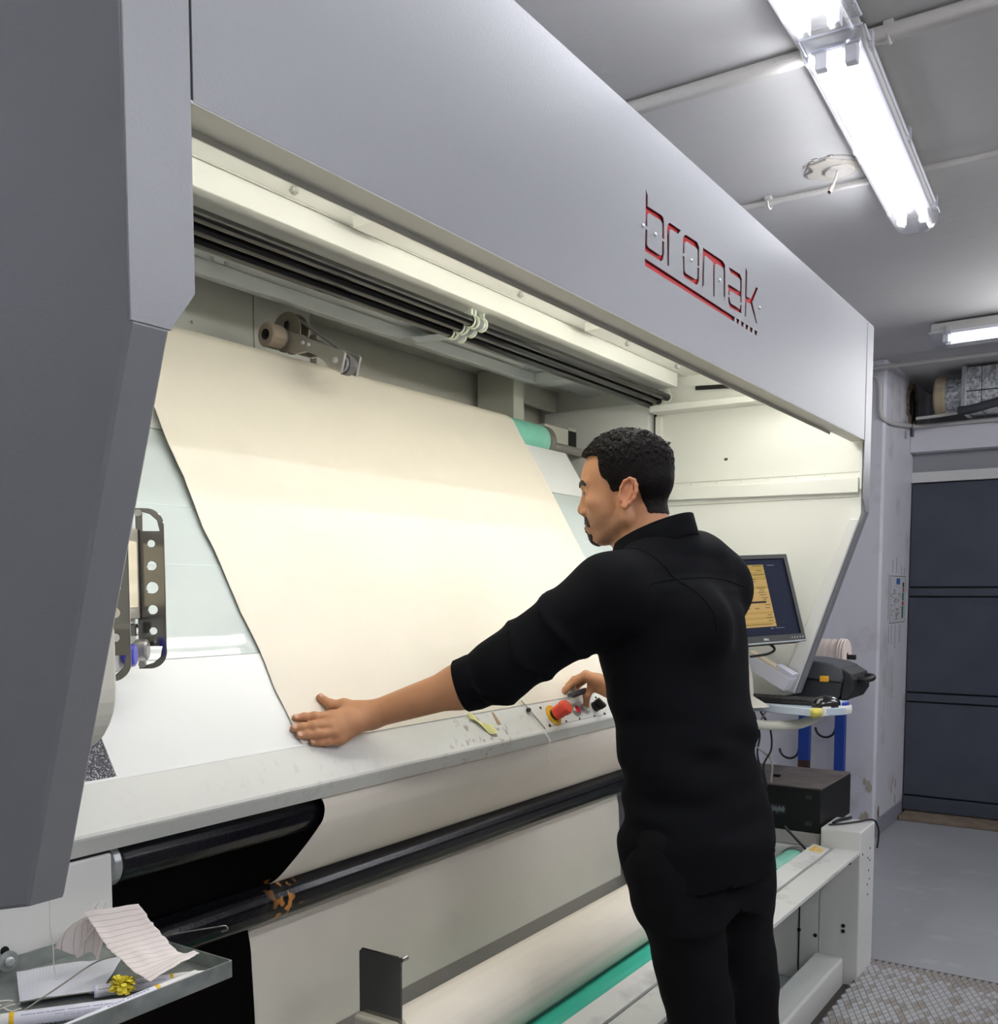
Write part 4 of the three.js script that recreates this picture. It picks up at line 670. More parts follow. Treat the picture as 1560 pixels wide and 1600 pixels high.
// ---- hair, brows, beard, eyes
{
  const HLN = [[-200, -32], [-46, -32], [-43, -28], [-34, -8], [-26, 20], [-12, 40], [8, 33], [14, 14], [27, 13], [32, 18], [37, 33], [52, 47], [57, 62], [60, 88], [74, 92], [200, 96]];
  const line = (f) => { let i = 0; while (i < HLN.length - 2 && HLN[i + 1][0] < f) i++; const [a, ya] = HLN[i], [b, yb] = HLN[i + 1]; return lerp(ya, yb, clamp((f - a) / (b - a), 0, 1)); };
  const hairMM = (f, u, l) => {
    const up = step(50, 112, u), th = 4.2 + 9 * up, curl = (noise3(f * 0.13, u * 0.13, l * 0.13) - 0.5) * 6 * up + (noise3(f * 0.34, u * 0.2, l * 0.34) - 0.5) * (1.2 + 5 * up);
    let d = smin(skull(f, u, l), neckF(f, u, l) + 3, 16) - th - curl;
    d = smax(d, line(f) + (noise3(f * 0.4, 3, l * 0.4) - 0.5) * 4 - u, 3);
    return d;
  };
  const hair = surfaceNets((x, y, z) => { const [f, u, l] = toHead(x, y, z); return hairMM(f, u, l) / 1000; }, [hC.x - 0.14, 1.595, hC.z - 0.16], [hC.x + 0.14, 1.815, hC.z + 0.15], 0.0024);
  paint(hair, (x, y, z) => { const [f, u, l] = toHead(x, y, z); return mix3(tint(srgb(15, 11, 10), 0.7 + 0.6 * noise3(f * 0.5, u * 0.12, l * 0.5)), srgb(52, 40, 33), 0.55 * step(16, 0, u - line(f)) * noise3(f * 0.6, u * 0.25, l * 0.6)); });
  obj('hair', hair, mat({ vertexColors: true, roughness: 0.6, specularIntensity: 0.2 }), man);
  const tuft = fromHead(-72, 112, 8); obj('hair_tuft', lathe([[0, 0], [0.005, 0.002], [0.0035, 0.01], [0, 0.014]], tuft, tuft.clone().add(V(0.006, 0.006, 0.012)), 10), plain(26, 20, 18, 0.5), man);
  const dark = plain(26, 20, 18, 0.7), arcOn = (pts, r, name) => { const g = union(pts.slice(1).map((p, k) => cone(G3(...pts[k]), G3(...p), r[k], r[k + 1])), 3); const lo = pts.reduce((a, p) => { const q = fromHead(...p); return [Math.min(a[0], q.x), Math.min(a[1], q.y), Math.min(a[2], q.z)]; }, [9, 9, 9]), hi = pts.reduce((a, p) => { const q = fromHead(...p); return [Math.max(a[0], q.x), Math.max(a[1], q.y), Math.max(a[2], q.z)]; }, [-9, -9, -9]);
    const e = 0.014; obj(name, surfaceNets((x, y, z) => { const [f, u, l] = toHead(x, y, z); return Math.max(g(f, u, l) + (noise3(f * 0.7, u * 0.5, l * 0.7) - 0.5) * 2.2, headMM(f, u, l) - 2.2) / 1000; }, lo.map((v) => v - e), hi.map((v) => v + e), 0.0014), dark, man); };
  // hair of the face lies on the skin: each point is dropped on to the head from the front
  const onFace = (u, l, out = 0) => { let f = 135; while (f > 20 && headMM(f, u, l) > 0) f -= 0.4; return [f + out, u, l]; };
  for (const s of [1, -1]) arcOn([onFace(32, s * 11), onFace(35.5, s * 19), onFace(37.5, s * 28), onFace(36, s * 37), onFace(32, s * 45)], [4.2, 4.8, 4.8, 4.6, 3.8], 'eyebrow');
  for (const s of [1, -1]) arcOn([onFace(-37, s * 2), onFace(-39, s * 9), onFace(-43, s * 16), onFace(-48, s * 22), onFace(-54, s * 26)], [4.6, 5.6, 5.6, 4.8, 3.4], 'moustache');
  arcOn([onFace(-76, -17), onFace(-80, -8), onFace(-82, 0), onFace(-80, 8), onFace(-76, 17)], [6, 9, 10, 9, 6], 'goatee'); arcOn([onFace(-64, 0), onFace(-70, 0), onFace(-76, 0)], [3, 4.5, 7], 'chin_beard'); arcOn([[72, -90, -10], [76, -91, 0], [72, -90, 10]], [8, 9, 8], 'chin_beard');
  for (const s of [1, -1]) { const c = fromHead(82, 15, s * 32); const e = obj('eye', ball(c, 0.0121), plain(150, 132, 122, 0.25), man); const d = hF.clone().addScaledVector(V(0, -1, 0), 0.12).addScaledVector(hL, 0.22 * s).normalize(); obj('iris', ball(c.clone().addScaledVector(d, 0.0068), 0.0066), plain(34, 22, 16, 0.12), e); }
}
// ---- shirt: trunk and sleeves as one surface with folds, collar, rolled cuffs, seams
const shirtMat = mat({ color: col(8, 9, 13), roughness: 0.9, specularIntensity: 0.25, bumpMap: weaveBump, bumpScale: 0.00015 });
const cuffL = J.elL.clone().lerp(HL.wrist, 0.19), cuffR = J.elR.clone().lerp(HR.wrist, 0.3);
const shirtSdf = (() => {
  const tr0 = trunk(0.004, 0.85, 1.555), tr = (x, y, z) => tr0(x, y, z) - 0.017 * step(1.06, 0.93, y), slL = union([cone(J.shL, J.elL.clone().add(V(0, 0.01, 0)), 0.080, 0.066), cone(J.elL, cuffL, 0.062, 0.052)], 0.03), mid = orb(V(2.055, 1.505, -0.855), 0.072), slR = union([cone(J.shR, J.elR, 0.072, 0.060), cone(J.elR, cuffR, 0.06, 0.052)], 0.03);
  const blade = orb(V(1.88, 1.38, -0.78), 0.07), yoke = union([cone(V(1.95, 1.505, -0.87), J.shL.clone().add(V(0.01, 0.012, 0)), 0.066, 0.066), cone(V(1.95, 1.505, -0.87), J.shR.clone().add(V(-0.015, 0.0, 0)), 0.066, 0.064)], 0.03);
  const axL = J.elL.clone().sub(J.shL).normalize();
  return (x, y, z) => {
    let d = smin(tr(x, y, z), yoke(x, y, z), 0.05); d = smin(d, blade(x, y, z), 0.06); d = smin(d, mid(x, y, z), 0.06);
    const a = slL(x, y, z); d = smin(d, smin(a, slR(x, y, z), 0.01), 0.045);
    // folds: rings round the sleeve, drapes across the waist and from the armpit
    const s = (x - J.shL.x) * axL.x + (y - J.shL.y) * axL.y + (z - J.shL.z) * axL.z;
    const arm = step(0.03, 0.0, a) * step(0.06, 0.14, s);
    const cr = 1 - Math.abs(Math.sin(s * 40 + 3.0 * noise3(x * 11, y * 11, z * 11) + 9 * x)); d -= arm * 0.017 * cr * cr * (0.1 + noise3(x * 13 + 3, y * 13, z * 13)) - arm * 0.004;
    const w = step(1.28, 1.16, y) * step(0.93, 1.0, y);
    d += (w * 0.007 + 0.002) * (noise3(x * 9 + y * 6, y * 26, z * 9) - 0.5) * 2 * (1 - arm) + 0.004 * (noise3(x * 7, y * 7 + x * 8, z * 7) - 0.5);
    return d;
  };
})();
{
  const hem = (x, z) => 0.915 + 0.035 * Math.sin((x - 1.8) * 9) - 0.03 * step(0.12, 0, Math.abs(x - 1.86 + 0.2 * (z + 0.7)));
  const full = (x, y, z) => { let d = shirtSdf(x, y, z); const cL = (x - cuffL.x) * (HL.wrist.x - cuffL.x) + (y - cuffL.y) * (HL.wrist.y - cuffL.y) + (z - cuffL.z) * (HL.wrist.z - cuffL.z); if (cL > 0 && d < 0.05) d = Math.max(d, cL / 0.25); d = Math.max(d, hem(x, z) - y); return d; };
  const g = surfaceNets(full, [1.52, 0.82, -1.24], [2.54, 1.58, -0.58], 0.0065); g.computeVertexNormals;
  g.userData.ownUV = false;
  const shirt = obj('shirt', g, shirtMat, man);
  // rolled cuff of the left sleeve: two bands
  const ax = HL.wrist.clone().sub(J.elL).normalize(), band = (c, r, w, name) => obj(name, lathe([[r - 0.012, 0], [r - 0.002, 0], [r, 0.004], [r + 0.002, w / 2], [r - 0.001, w - 0.003], [r - 0.004, w], [r - 0.014, w], [r - 0.016, 0.002]], c.clone().addScaledVector(ax, -w * 0.55), c.clone().addScaledVector(ax, 1), 40), shirtMat, shirt);
  band(cuffL.clone().addScaledVector(ax, 0.006), 0.0555, 0.06, 'rolled_cuff'); band(cuffL.clone().addScaledVector(ax, -0.040), 0.059, 0.02, 'rolled_cuff');
  // collar stand and fall
  const cc = V(1.946, 1.556, -0.905), back = V(0.05, 0, 1).normalize(), side = V(1, 0, -0.05).normalize();
  const ring = (a, r, h) => { const k = Math.cos(a); return cc.clone().addScaledVector(back, r * 1.08 * k).addScaledVector(side, r * Math.sin(a)).add(V(0, 0.022 * k + h - 0.012 * (1 - k), 0)); };
  obj('collar', sheet(60, 6, (u, v) => { const a = (u - 0.5) * Math.PI * 1.86; return ring(a, 0.071 + 0.010 * (1 - v) ** 1.5, -0.018 + 0.05 * v); }, 0.005), shirtMat, shirt);
  obj('collar_fall', sheet(60, 4, (u, v) => { const a = (u - 0.5) * Math.PI * 1.82; return ring(a, 0.0755 + 0.012 * v, 0.034 - 0.044 * v - 0.01 * v * Math.abs(u - 0.5) * 2); }, 0.004), shirtMat, shirt);
  // raised seams: yoke across the back, left armhole
  const drop = (p, dir) => { const q = p.clone(); for (let k = 0; k < 40; k++) { const d = shirtSdf(q.x, q.y, q.z); q.addScaledVector(dir, d * 0.8); if (Math.abs(d) < 0.0004) break; } return q; };
  const inw = V(-0.25, 0, -1).normalize(), yk = []; for (let k = 0; k <= 22; k++) { const t = k / 22; yk.push(drop(V(lerp(1.79, 2.12, t), 1.452 + 0.026 * Math.sin(Math.PI * (0.15 + 0.75 * t)) , lerp(-0.72, -0.62, t)), inw)); }
  obj('yoke_seam', tube(yk, 0.0016, 66, 6), shirtMat, shirt);
  const ah = []; for (let k = 0; k <= 14; k++) { const t = k / 14, a = lerp(-0.2, 2.0, t); ah.push(drop(V(1.81 + 0.03 * t, 1.43 + 0.15 * Math.cos(a), -0.9 + 0.2 * Math.sin(a)), V(0.1, -0.7 * Math.cos(a), -0.7 * Math.sin(a)).normalize())); }
  obj('armhole_seam', tube(ah, 0.0016, 50, 6), shirtMat, shirt);
}
// ---- trousers, belt line hidden by the shirt, shoes below the frame
{
  const legs = (x, y, z) => 0;
  const tL = union([cone(J.hipL, J.knL, 0.084, 0.053), cone(J.knL, J.anL, 0.053, 0.054)], 0.03), tRr = union([cone(J.hipR, J.knR, 0.084, 0.054), cone(J.knR, J.anR, 0.054, 0.054)], 0.03), seat = trunk(-0.008, 0.84, 1.06);
  const f = (x, y, z) => { let d = smin(smin(tL(x, y, z), tRr(x, y, z), 0.025), seat(x, y, z), 0.05); d += 0.005 * (noise3(x * 10, y * 22, z * 10) - 0.5) * 2 + 0.003 * (noise3(x * 30, y * 40, z * 30) - 0.5); return Math.max(d, 0.12 - y, y - 1.05); };
  const jeans = mat({ map: texture(256, (u, v) => tint(srgb(12, 12, 14), 0.7 + 0.6 * fbm(u, v, 10, 5, 88)), 0.4, true), roughness: 0.92, specularIntensity: 0.3, bumpMap: weaveBump, bumpScale: 0.0002 });
  obj('trousers', surfaceNets(f, [1.58, 0.1, -0.95], [2.08, 1.08, -0.48], 0.0075), jeans, man);
  for (const a of [J.anL, J.anR]) {
    const toe = a.clone().add(V(-0.02, -0.045, -0.17)), s = union([cone(a.clone().add(V(0, -0.03, 0.03)), toe, 0.042, 0.036), cone(a, a.clone().add(V(0, -0.03, 0)), 0.045, 0.045)], 0.03);
    const sh = obj('shoe', surfaceNets((x, y, z) => Math.max(s(x, y, z), 0.056 - y), [a.x - 0.1, 0.03, a.z - 0.26], [a.x + 0.1, 0.2, a.z + 0.12], 0.008), M.black, man);
    obj('sole', surfaceNets((x, y, z) => Math.max(s(x, Math.max(y, 0.075), z) - 0.003, 0.0512 - y, y - 0.066), [a.x - 0.1, 0.035, a.z - 0.26], [a.x + 0.1, 0.07, a.z + 0.12], 0.006), plain(40, 40, 42, 0.8), sh);
  }
}

// ================================================================ things on and round the machine
const cable = (name, pts, r, m, label, category, group) => tag(obj(name, tube(pts, r, Math.max(30, pts.length * 12), 7), m), label, category, group);
// ---- operator panel with perforated chrome guards, left of the table
{
  const n = V(0.649, 0, 0.761), a = V(0.761, 0, -0.649), u = V(0, 1, 0), P0 = V(1.072, 1.319, -1.445);   // guard foot of the far side
  const W = (g) => placed(g, P0, n, u, a.clone().negate());                                              // own axes: x out of the screen, y up, z toward the camera
  const t = thing('touch_panel', 'operator screen between two perforated chrome guards beside the table', 'control panel', [0.95, 1.25, -1.35]);
  const guard = (z) => {
    const s = new THREE.Shape(); s.moveTo(-0.002, 0); s.lineTo(0.012, 0); s.absarc(0.016, 0.028, 0.028, -Math.PI / 2, 0, false); s.lineTo(0.044, 0.242); s.absarc(0.016, 0.242, 0.028, 0, Math.PI / 2, false); s.lineTo(-0.002, 0.27); s.closePath();
    for (const [y, r] of [[0.064, 0.0062], [0.100, 0.0078], [0.137, 0.0098], [0.174, 0.0078], [0.211, 0.0062]]) { const h = new THREE.Path(); h.absarc(0.023, y, r, 0, Math.PI * 2, true); s.holes.push(h); }
    for (const k of [0, 1]) { const h = new THREE.Path(), f = (x, y) => [x, k ? 0.27 - y : y]; const pts = [[0.009, 0.006], [0.022, 0.010], [0.033, 0.020], [0.037, 0.038], [0.009, 0.038]].map(([x, y]) => f(x, y)); pts.forEach(([x, y], i) => (i ? h.lineTo(x, y) : h.moveTo(x, y))); h.closePath(); s.holes.push(h); }
    const g = new THREE.ExtrudeGeometry(s, { depth: 0.003, bevelEnabled: true, bevelSize: 0.0008, bevelThickness: 0.0008, bevelSegments: 1, bevelOffset: -0.0008, curveSegments: 20 }); return W(g.translate(0, 0, z));
  };
  obj('guard_plate', guard(0), M.chrome, t); obj('guard_plate', guard(0.247), M.chrome, t);
  const b = obj('case', W(box(-0.07, -0.004, 0.004, 0.266, 0.006, 0.243, 0.006, 2)), plain(196, 196, 190, 0.4), t);
  obj('screen_frame', [W(box(-0.006, 0.004, 0.085, 0.235, 0.012, 0.235, 0.003))], plain(186, 180, 168, 0.35, 0.3), b);
  obj('display_screen', W(box(0.0035, 0.005, 0.105, 0.212, 0.028, 0.215, 0)), mat({ color: col(210, 200, 175), emissive: col(250, 236, 205), emissiveIntensity: 0.35, roughness: 0.25 }), b);
  obj('silver_button', W(rod(V(0, 0.034, 0.04), V(0.022, 0.034, 0.04), 0.018, 24, 0.003).clone()), M.steel, t);
  obj('blue_button', W(rod(V(0, 0.03, 0.11), V(0.018, 0.03, 0.11), 0.018, 24, 0.003)), plain(64, 62, 190, 0.35), t);
  obj('key_switch', W(box(-0.004, 0.008, 0.058, 0.078, 0.045, 0.06, 0.002)), M.chrome, t);
  for (const [y, z] of [[0.262, 0.004], [0.262, 0.246], [0.008, 0.004], [0.008, 0.246]]) obj('guard_bolt', W(rod(V(0.004, y, z - 0.006), V(0.004, y, z + 0.006), 0.006, 10)), M.steel, t);
  obj('mounting_bracket', [alongX([[-1.40, 1.40], ...Array.from({ length: 17 }, (_, k) => { const q = Math.PI * (1 + k / 16); return [-1.306 + 0.094 * Math.cos(q), 1.315 + 0.094 * Math.sin(q)]; }), [-1.212, 1.40]], 0.70, 0.862, 0.006)], M.cream2, t);
}
// ---- shelf at the right end with the computer
const shelfPts = [[3.40, -1.55], [3.43, -1.23], [3.367, -0.975], [3.475, -0.895], [3.62, -0.925], [4.1, -1.04], [4.55, -1.14], [4.55, -1.55]];
{
  const t = thing('side_shelf', 'pale shelf board with taped edges, carrying keyboard and printer at machine end', 'shelf', [3.9, 1.03, -1.2]);
  obj('board', new THREE.ExtrudeGeometry(poly(shelfPts.map(([x, z]) => [x, -z])), { depth: 0.022, bevelEnabled: true, bevelSize: 0.002, bevelThickness: 0.002, bevelSegments: 1, bevelOffset: -0.002 }).rotateX(-Math.PI / 2).translate(0, 1.031, 0), mat({ color: col(196, 208, 222), roughness: 0.5 }), t);
  const e = rng(3); const rag = (c, n, s, m, nm) => { const pos = []; const g = new THREE.IcosahedronGeometry(s, 2), p = g.attributes.position; for (let i = 0; i < p.count; i++) { const k = 0.75 + 0.6 * noise3(p.getX(i) * 90 + n, p.getY(i) * 90, p.getZ(i) * 90); p.setXYZ(i, p.getX(i) * k, p.getY(i) * k * 0.8, p.getZ(i) * k); } g.computeVertexNormals(); obj(nm, g.translate(c.x, c.y, c.z), m, t); };
  rag(V(3.375, 1.043, -0.965), 1, 0.020, plain(222, 210, 110, 0.8), 'yellow_tape');
  obj('white_wrap', [sheet(14, 3, (u, v) => V(lerp(3.40, 3.52, u), 1.0575 - 0.03 * v + 0.004 * noise3(u * 9, v * 3, 2), lerp(-0.952, -0.890, u) + 0.006 * noise3(u * 12, v * 4, 5)), 0.002)], plain(238, 236, 228, 0.6), t);
  obj('blue_clip', [box(3.50, 3.545, 1.057, 1.068, -0.915, -0.90, 0.003)], plain(36, 66, 190, 0.4), t);
  obj('support_rail', box(3.66, 4.4, 1.0, 1.031, -1.3, -1.26, 0.002), M.cream2, t);
}
tag(obj('bracket_tube', tube([[3.30, 1.01, -1.24], [3.335, 0.995, -1.18], [3.40, 0.985, -1.12], [3.46, 0.985, -1.06], [3.50, 1.0, -1.02], [3.53, 1.015, -1.0]], 0.017, 50, 14), M.cream2), 'beige bent tube fixed under the computer shelf', 'tube');
{ // monitor
  const U = V(0.120, 0.952, -0.282).normalize(), Rr = V(0.862, 0.041, 0.506), R1 = Rr.clone().addScaledVector(U, -Rr.dot(U)).normalize(), N = R1.clone().cross(U), O = V(3.423, 1.283, -1.02);
  const W = (g) => placed(g, O, R1, U, N);                                             // own axes: x to the right (0 at the right edge), y up, z to the viewer
  const w = 0.375, h = 0.31, t = thing('computer_monitor', 'black-framed monitor showing a yellow form, tilted back at the machine end', 'monitor', [3.25, 1.057, -1.15]);
  obj('back_case', W(box(-w, 0, 0, h, -0.045, -0.006, 0.01, 2)), M.black, t);
  const fr = new THREE.Shape(); fr.moveTo(-w, 0); fr.lineTo(0, 0); fr.lineTo(0, h); fr.lineTo(-w, h); fr.closePath(); const ho = new THREE.Path(); ho.moveTo(-w + 0.018, 0.026); ho.lineTo(-w + 0.018, h - 0.016); ho.lineTo(-0.016, h - 0.016); ho.lineTo(-0.016, 0.026); ho.closePath(); fr.holes.push(ho);
  const f = obj('bezel', W(new THREE.ExtrudeGeometry(fr, { depth: 0.010, bevelEnabled: true, bevelSize: 0.0015, bevelThickness: 0.0015, bevelSegments: 1, bevelOffset: -0.0015 }).translate(0, 0, -0.006)), plain(22, 22, 19, 0.45), t);
  obj('silver_strip', W(box(-w + 0.001, -0.001, -0.002, 0.004, -0.006, 0.0055, 0.001)), plain(150, 156, 156, 0.3, 0.5), f);
  for (let k = 0; k < 5; k++) obj('front_button', W(ball(V(-0.012 - k * 0.012, 0.013, 0.0052), 0.0018, 1.2, 1, 0.5)), plain(220, 224, 228, 0.3), f);
  // screen picture: a tan order form on a dark blue desk, rows of small print
  const N_ = 512, cv = document.createElement('canvas'); cv.width = N_; cv.height = N_; const c = cv.getContext('2d');
  c.fillStyle = '#1c2238'; c.fillRect(0, 0, N_, N_); c.fillStyle = '#262c46'; for (let k = 0; k < 26; k++) c.fillRect(400, 60 + k * 15, 30 + ((k * 37) % 60), 2);
  c.fillStyle = '#c8a468'; c.fillRect(0, 34, 372, 418); c.fillStyle = '#b79a52'; for (const [y, q] of [[36, 38], [78, 30], [112, 26], [176, 20], [352, 12], [388, 12], [420, 12]]) c.fillRect(0, y, 372, q);
  c.fillStyle = '#d0b070'; for (const [y, q] of [[76, 3], [110, 3], [140, 4], [172, 3], [200, 14], [236, 8]]) c.fillRect(0, y, 372, q);
  c.fillStyle = '#2b2a20'; c.fillRect(0, 280, 340, 13);
  c.fillStyle = '#5a4a2c'; for (const [x, y, l] of [[300, 40, 62], [318, 72, 38], [290, 100, 74], [60, 132, 30], [170, 132, 26], [280, 130, 24], [60, 146, 26], [170, 146, 26], [282, 146, 20], [170, 166, 30], [300, 190, 50], [312, 204, 34], [304, 218, 42], [150, 236, 44], [306, 236, 48], [316, 256, 40], [326, 268, 20], [328, 304, 34], [40, 326, 34], [120, 326, 40], [190, 326, 40], [258, 326, 30], [326, 324, 30], [36, 344, 40], [60, 372, 26], [330, 372, 28], [320, 390, 40], [80, 406, 26], [330, 410, 28], [50, 434, 300]]) c.fillRect(x, y, l, 4);
  c.fillStyle = '#8a8fa0'; c.fillRect(396, 38, 48, 4); c.fillRect(330, 462, 20, 5); c.fillRect(360, 462, 60, 3);
  const tx = new THREE.CanvasTexture(cv); tx.colorSpace = THREE.SRGBColorSpace;
  const g = new THREE.PlaneGeometry(w - 0.034, h - 0.042); g.userData.ownUV = true;
  obj('display_screen', W(g.translate(-0.016 - (w - 0.034) / 2, 0.026 + (h - 0.042) / 2, -0.001)), mat({ color: 0x000000, emissive: 0xffffff, emissiveMap: tx, emissiveIntensity: 0.8, roughness: 0.6, specularIntensity: 0.25 }), t);
  const lc = document.createElement('canvas'); lc.width = 128; lc.height = 48; const l2 = lc.getContext('2d'); l2.fillStyle = '#22231f'; l2.fillRect(0, 0, 128, 48); l2.fillStyle = '#d8dadc'; l2.font = 'bold 40px sans-serif'; l2.textAlign = 'center'; l2.fillText('DELL', 64, 38);
  const lt = new THREE.CanvasTexture(lc); lt.colorSpace = THREE.SRGBColorSpace; const lg = new THREE.PlaneGeometry(0.03, 0.0112); lg.userData.ownUV = true;
  obj('brand_lettering', W(lg.translate(-0.172, 0.0125, 0.0060)), mat({ map: lt, roughness: 0.4 }), f);
  const neck = O.clone().addScaledVector(R1, -w / 2).addScaledVector(U, 0.10).addScaledVector(N, -0.05);
  obj('stand_neck', tube([[neck.x, neck.y, neck.z], [neck.x + 0.05, 1.24, neck.z - 0.03], [3.33, 1.14, -1.19], [3.34, 1.065, -1.19]], 0.02, 24, 12), plain(214, 208, 194, 0.5), t);
  obj('stand_foot', placed(new THREE.ConeGeometry(0.075, 0.045, 28, 1), V(3.335, 1.079, -1.19), V(1, 0, 0), V(0, 1, 0), V(0, 0, 1)), plain(206, 202, 192, 0.5), t);
  obj('monitor_cable', tube([[3.312, 1.292, -1.145], [3.352, 1.258, -1.105], [3.34, 1.238, -1.12], [3.30, 1.228, -1.17]], 0.0045, 30, 8), M.black, t);
}
{ // keyboard and mouse
  const t = thing('keyboard', 'black keyboard lying along the edge of the computer shelf', 'keyboard', [3.51, 1.055, -1.19]);
  obj('case', box(3.455, 3.585, 1.055, 1.068, -1.40, -1.0, 0.003), M.black, t);
  const keys = []; for (let r = 0; r < 6; r++) for (let k = 0; k < 20; k++) { const x = 3.463 + r * 0.0195, z = -1.392 + k * 0.0193; keys.push(box(x, x + 0.0165, 1.067, 1.0745, z, z + 0.0165, 0.002)); }
  const ks = obj('keys', keys, plain(40, 40, 40, 0.45), t, undefined, true); ks.userData.kind = 'stuff';
  const m = thing('computer_mouse', 'black glossy mouse at the shelf corner beside yellow tape', 'mouse', [3.50, 1.055, -0.96]);
  obj('shell', new THREE.SphereGeometry(1, 24, 16).scale(0.033, 0.034, 0.056).applyMatrix4(new THREE.Matrix4().makeRotationY(0.9)).translate(3.455, 1.062, -0.955), mat({ color: col(14, 14, 16), roughness: 0.2, clearcoat: 0.5 }), m);
  obj('mouse_cable', tube([[3.42, 1.066, -0.99], [3.43, 1.064, -1.03], [3.44, 1.063, -1.06], [3.446, 1.062, -1.1]], 0.003, 20, 6), M.black, m);
}
{ // papers
  const D = V(0, -0.487, 0.873).normalize(), Tn = V(0, 0.873, 0.487).normalize(), O = V(3.50, 1.228, -1.240), W = (g) => placed(g, O, V(1, 0, 0), Tn, D);
  const t = thing('paper_stack', 'thick white stack of papers slumped behind the monitor', 'papers', [3.55, 1.077, -1.18]);
  obj('white_sheets', W(box(0.0, 0.07, -0.055, -0.004, 0, 0.172, 0.002)), plain(226, 226, 236, 0.7), t); obj('cream_sheet', W(box(0.005, 0.06, -0.003, 0.003, -0.01, 0.12, 0.001)), plain(230, 216, 194, 0.8), t);
  obj('lower_sheets', W(box(0.01, 0.075, -0.004, 0.012, 0.10, 0.17, 0.002)), plain(214, 214, 226, 0.7), t);
}
{ // label printer: grey hinged hood over a black base
  const t = thing('label_printer', 'charcoal label printer with a yellow square on its side, on the shelf end', 'printer', [3.82, 1.055, -1.06]);
  obj('base', alongX([[-1.20, 1.055], [-0.985, 1.055], [-0.972, 1.07], [-0.965, 1.115], [-1.20, 1.135]], 3.69, 3.93, 0.004), plain(40, 42, 46, 0.45), t);
  const hd = obj('hood', alongX([[-1.20, 1.138], [-0.967, 1.117], [-0.962, 1.135], [-0.968, 1.172], [-1.0, 1.186], [-1.09, 1.198], [-1.20, 1.2]], 3.692, 3.928, 0.006), plain(74, 77, 82, 0.4), t);
  obj('side_cover', alongX([[-0.972, 1.058], [-0.965, 1.118], [-0.962, 1.135], [-0.968, 1.170], [-0.935, 1.150], [-0.925, 1.13], [-0.925, 1.09], [-0.945, 1.058]], 3.70, 3.93, 0.004), plain(24, 25, 28, 0.5), t);
  obj('carry_handle', tube([[3.76, 1.128, -0.93], [3.76, 1.128, -0.90], [3.80, 1.132, -0.885], [3.86, 1.134, -0.90], [3.87, 1.132, -0.93]], 0.011, 30, 10), M.black, t);
  obj('yellow_badge', box(3.6895, 3.693, 1.120, 1.142, -1.045, -1.012, 0.003), plain(240, 176, 40, 0.5), hd);
}
{ // small cloth roll on a spindle behind the printer
  const t = thing('narrow_cloth_roll', 'crumpled pinkish cloth roll on a black spindle behind the printer', 'cloth roll', [4.4, 1.055, -1.2]);
  const prof = []; for (let k = 0; k <= 30; k++) prof.push([0.066 + 0.004 * noise3(k * 0.9, 2, 2) + (k > 24 ? 0.003 * ((k % 2)) : 0), k / 30 * 0.17]);
  obj('wound_cloth', lathe([[0.012, 0], ...prof, [0.012, 0.17]], V(4.4, 1.176, -1.30), V(4.4, 1.176, -1.0), 40), plain(232, 216, 204, 0.9), t);
  obj('spindle', rod(V(4.4, 1.168, -1.34), V(4.4, 1.168, -1.095), 0.011, 16), M.black, t);
  obj('spindle_stand', [box(4.385, 4.415, 1.055, 1.18, -1.345, -1.33, 0.002)], M.black, t);
}
{ // computer case lying on its side
  const t = thing('computer_case', 'black desktop computer case lying flat on the machine leg, dusty top', 'computer', [3.9, 0.552, -1.24]);
  const top = mat({ map: texture(256, (u, v) => mix3(srgb(84, 77, 74), srgb(130, 121, 116), fbm(u, v, 8, 5, 23)), 0.5, true), roughness: 0.9 });
  obj('chassis', box(3.70, 4.12, 0.552, 0.716, -1.45, -1.032, 0.004), M.black, t);
  obj('dusty_lid', [box(3.702, 4.118, 0.716, 0.722, -1.262, -1.034, 0.001)], top, t); obj('dusty_lid', [box(3.702, 4.118, 0.716, 0.7215, -1.448, -1.265, 0.001)], top, t);
  obj('lid_catch', [box(3.84, 3.86, 0.722, 0.732, -1.26, -1.235, 0.002)], M.black, t);
  for (const y of [0.685, 0.585]) obj('vent_port', box(3.698, 3.702, y - 0.008, y + 0.008, -1.09, -1.065, 0.001), plain(50, 50, 54, 0.5), t);
  const lc = document.createElement('canvas'); lc.width = 128; lc.height = 64; const c = lc.getContext('2d'); c.fillStyle = '#2a2c30'; c.fillRect(0, 0, 128, 64); c.fillStyle = '#9aa0a8'; for (let k = 0; k < 20; k++) c.fillRect(4 + k * 6, 8 + (k * 13) % 18, 3, 20 + (k * 7) % 26);
  const tx = new THREE.CanvasTexture(lc); tx.colorSpace = THREE.SRGBColorSpace; const g = new THREE.PlaneGeometry(0.075, 0.035).rotateY(-Math.PI / 2); g.userData.ownUV = true;
  obj('rating_label', g.translate(3.6985, 0.628, -1.20), mat({ map: tx, roughness: 0.5 }), t);
  obj('support_block', box(3.69, 4.12, 0.502, 0.551, -1.45, -1.03, 0.003), plain(176, 172, 168, 0.7), t);
}
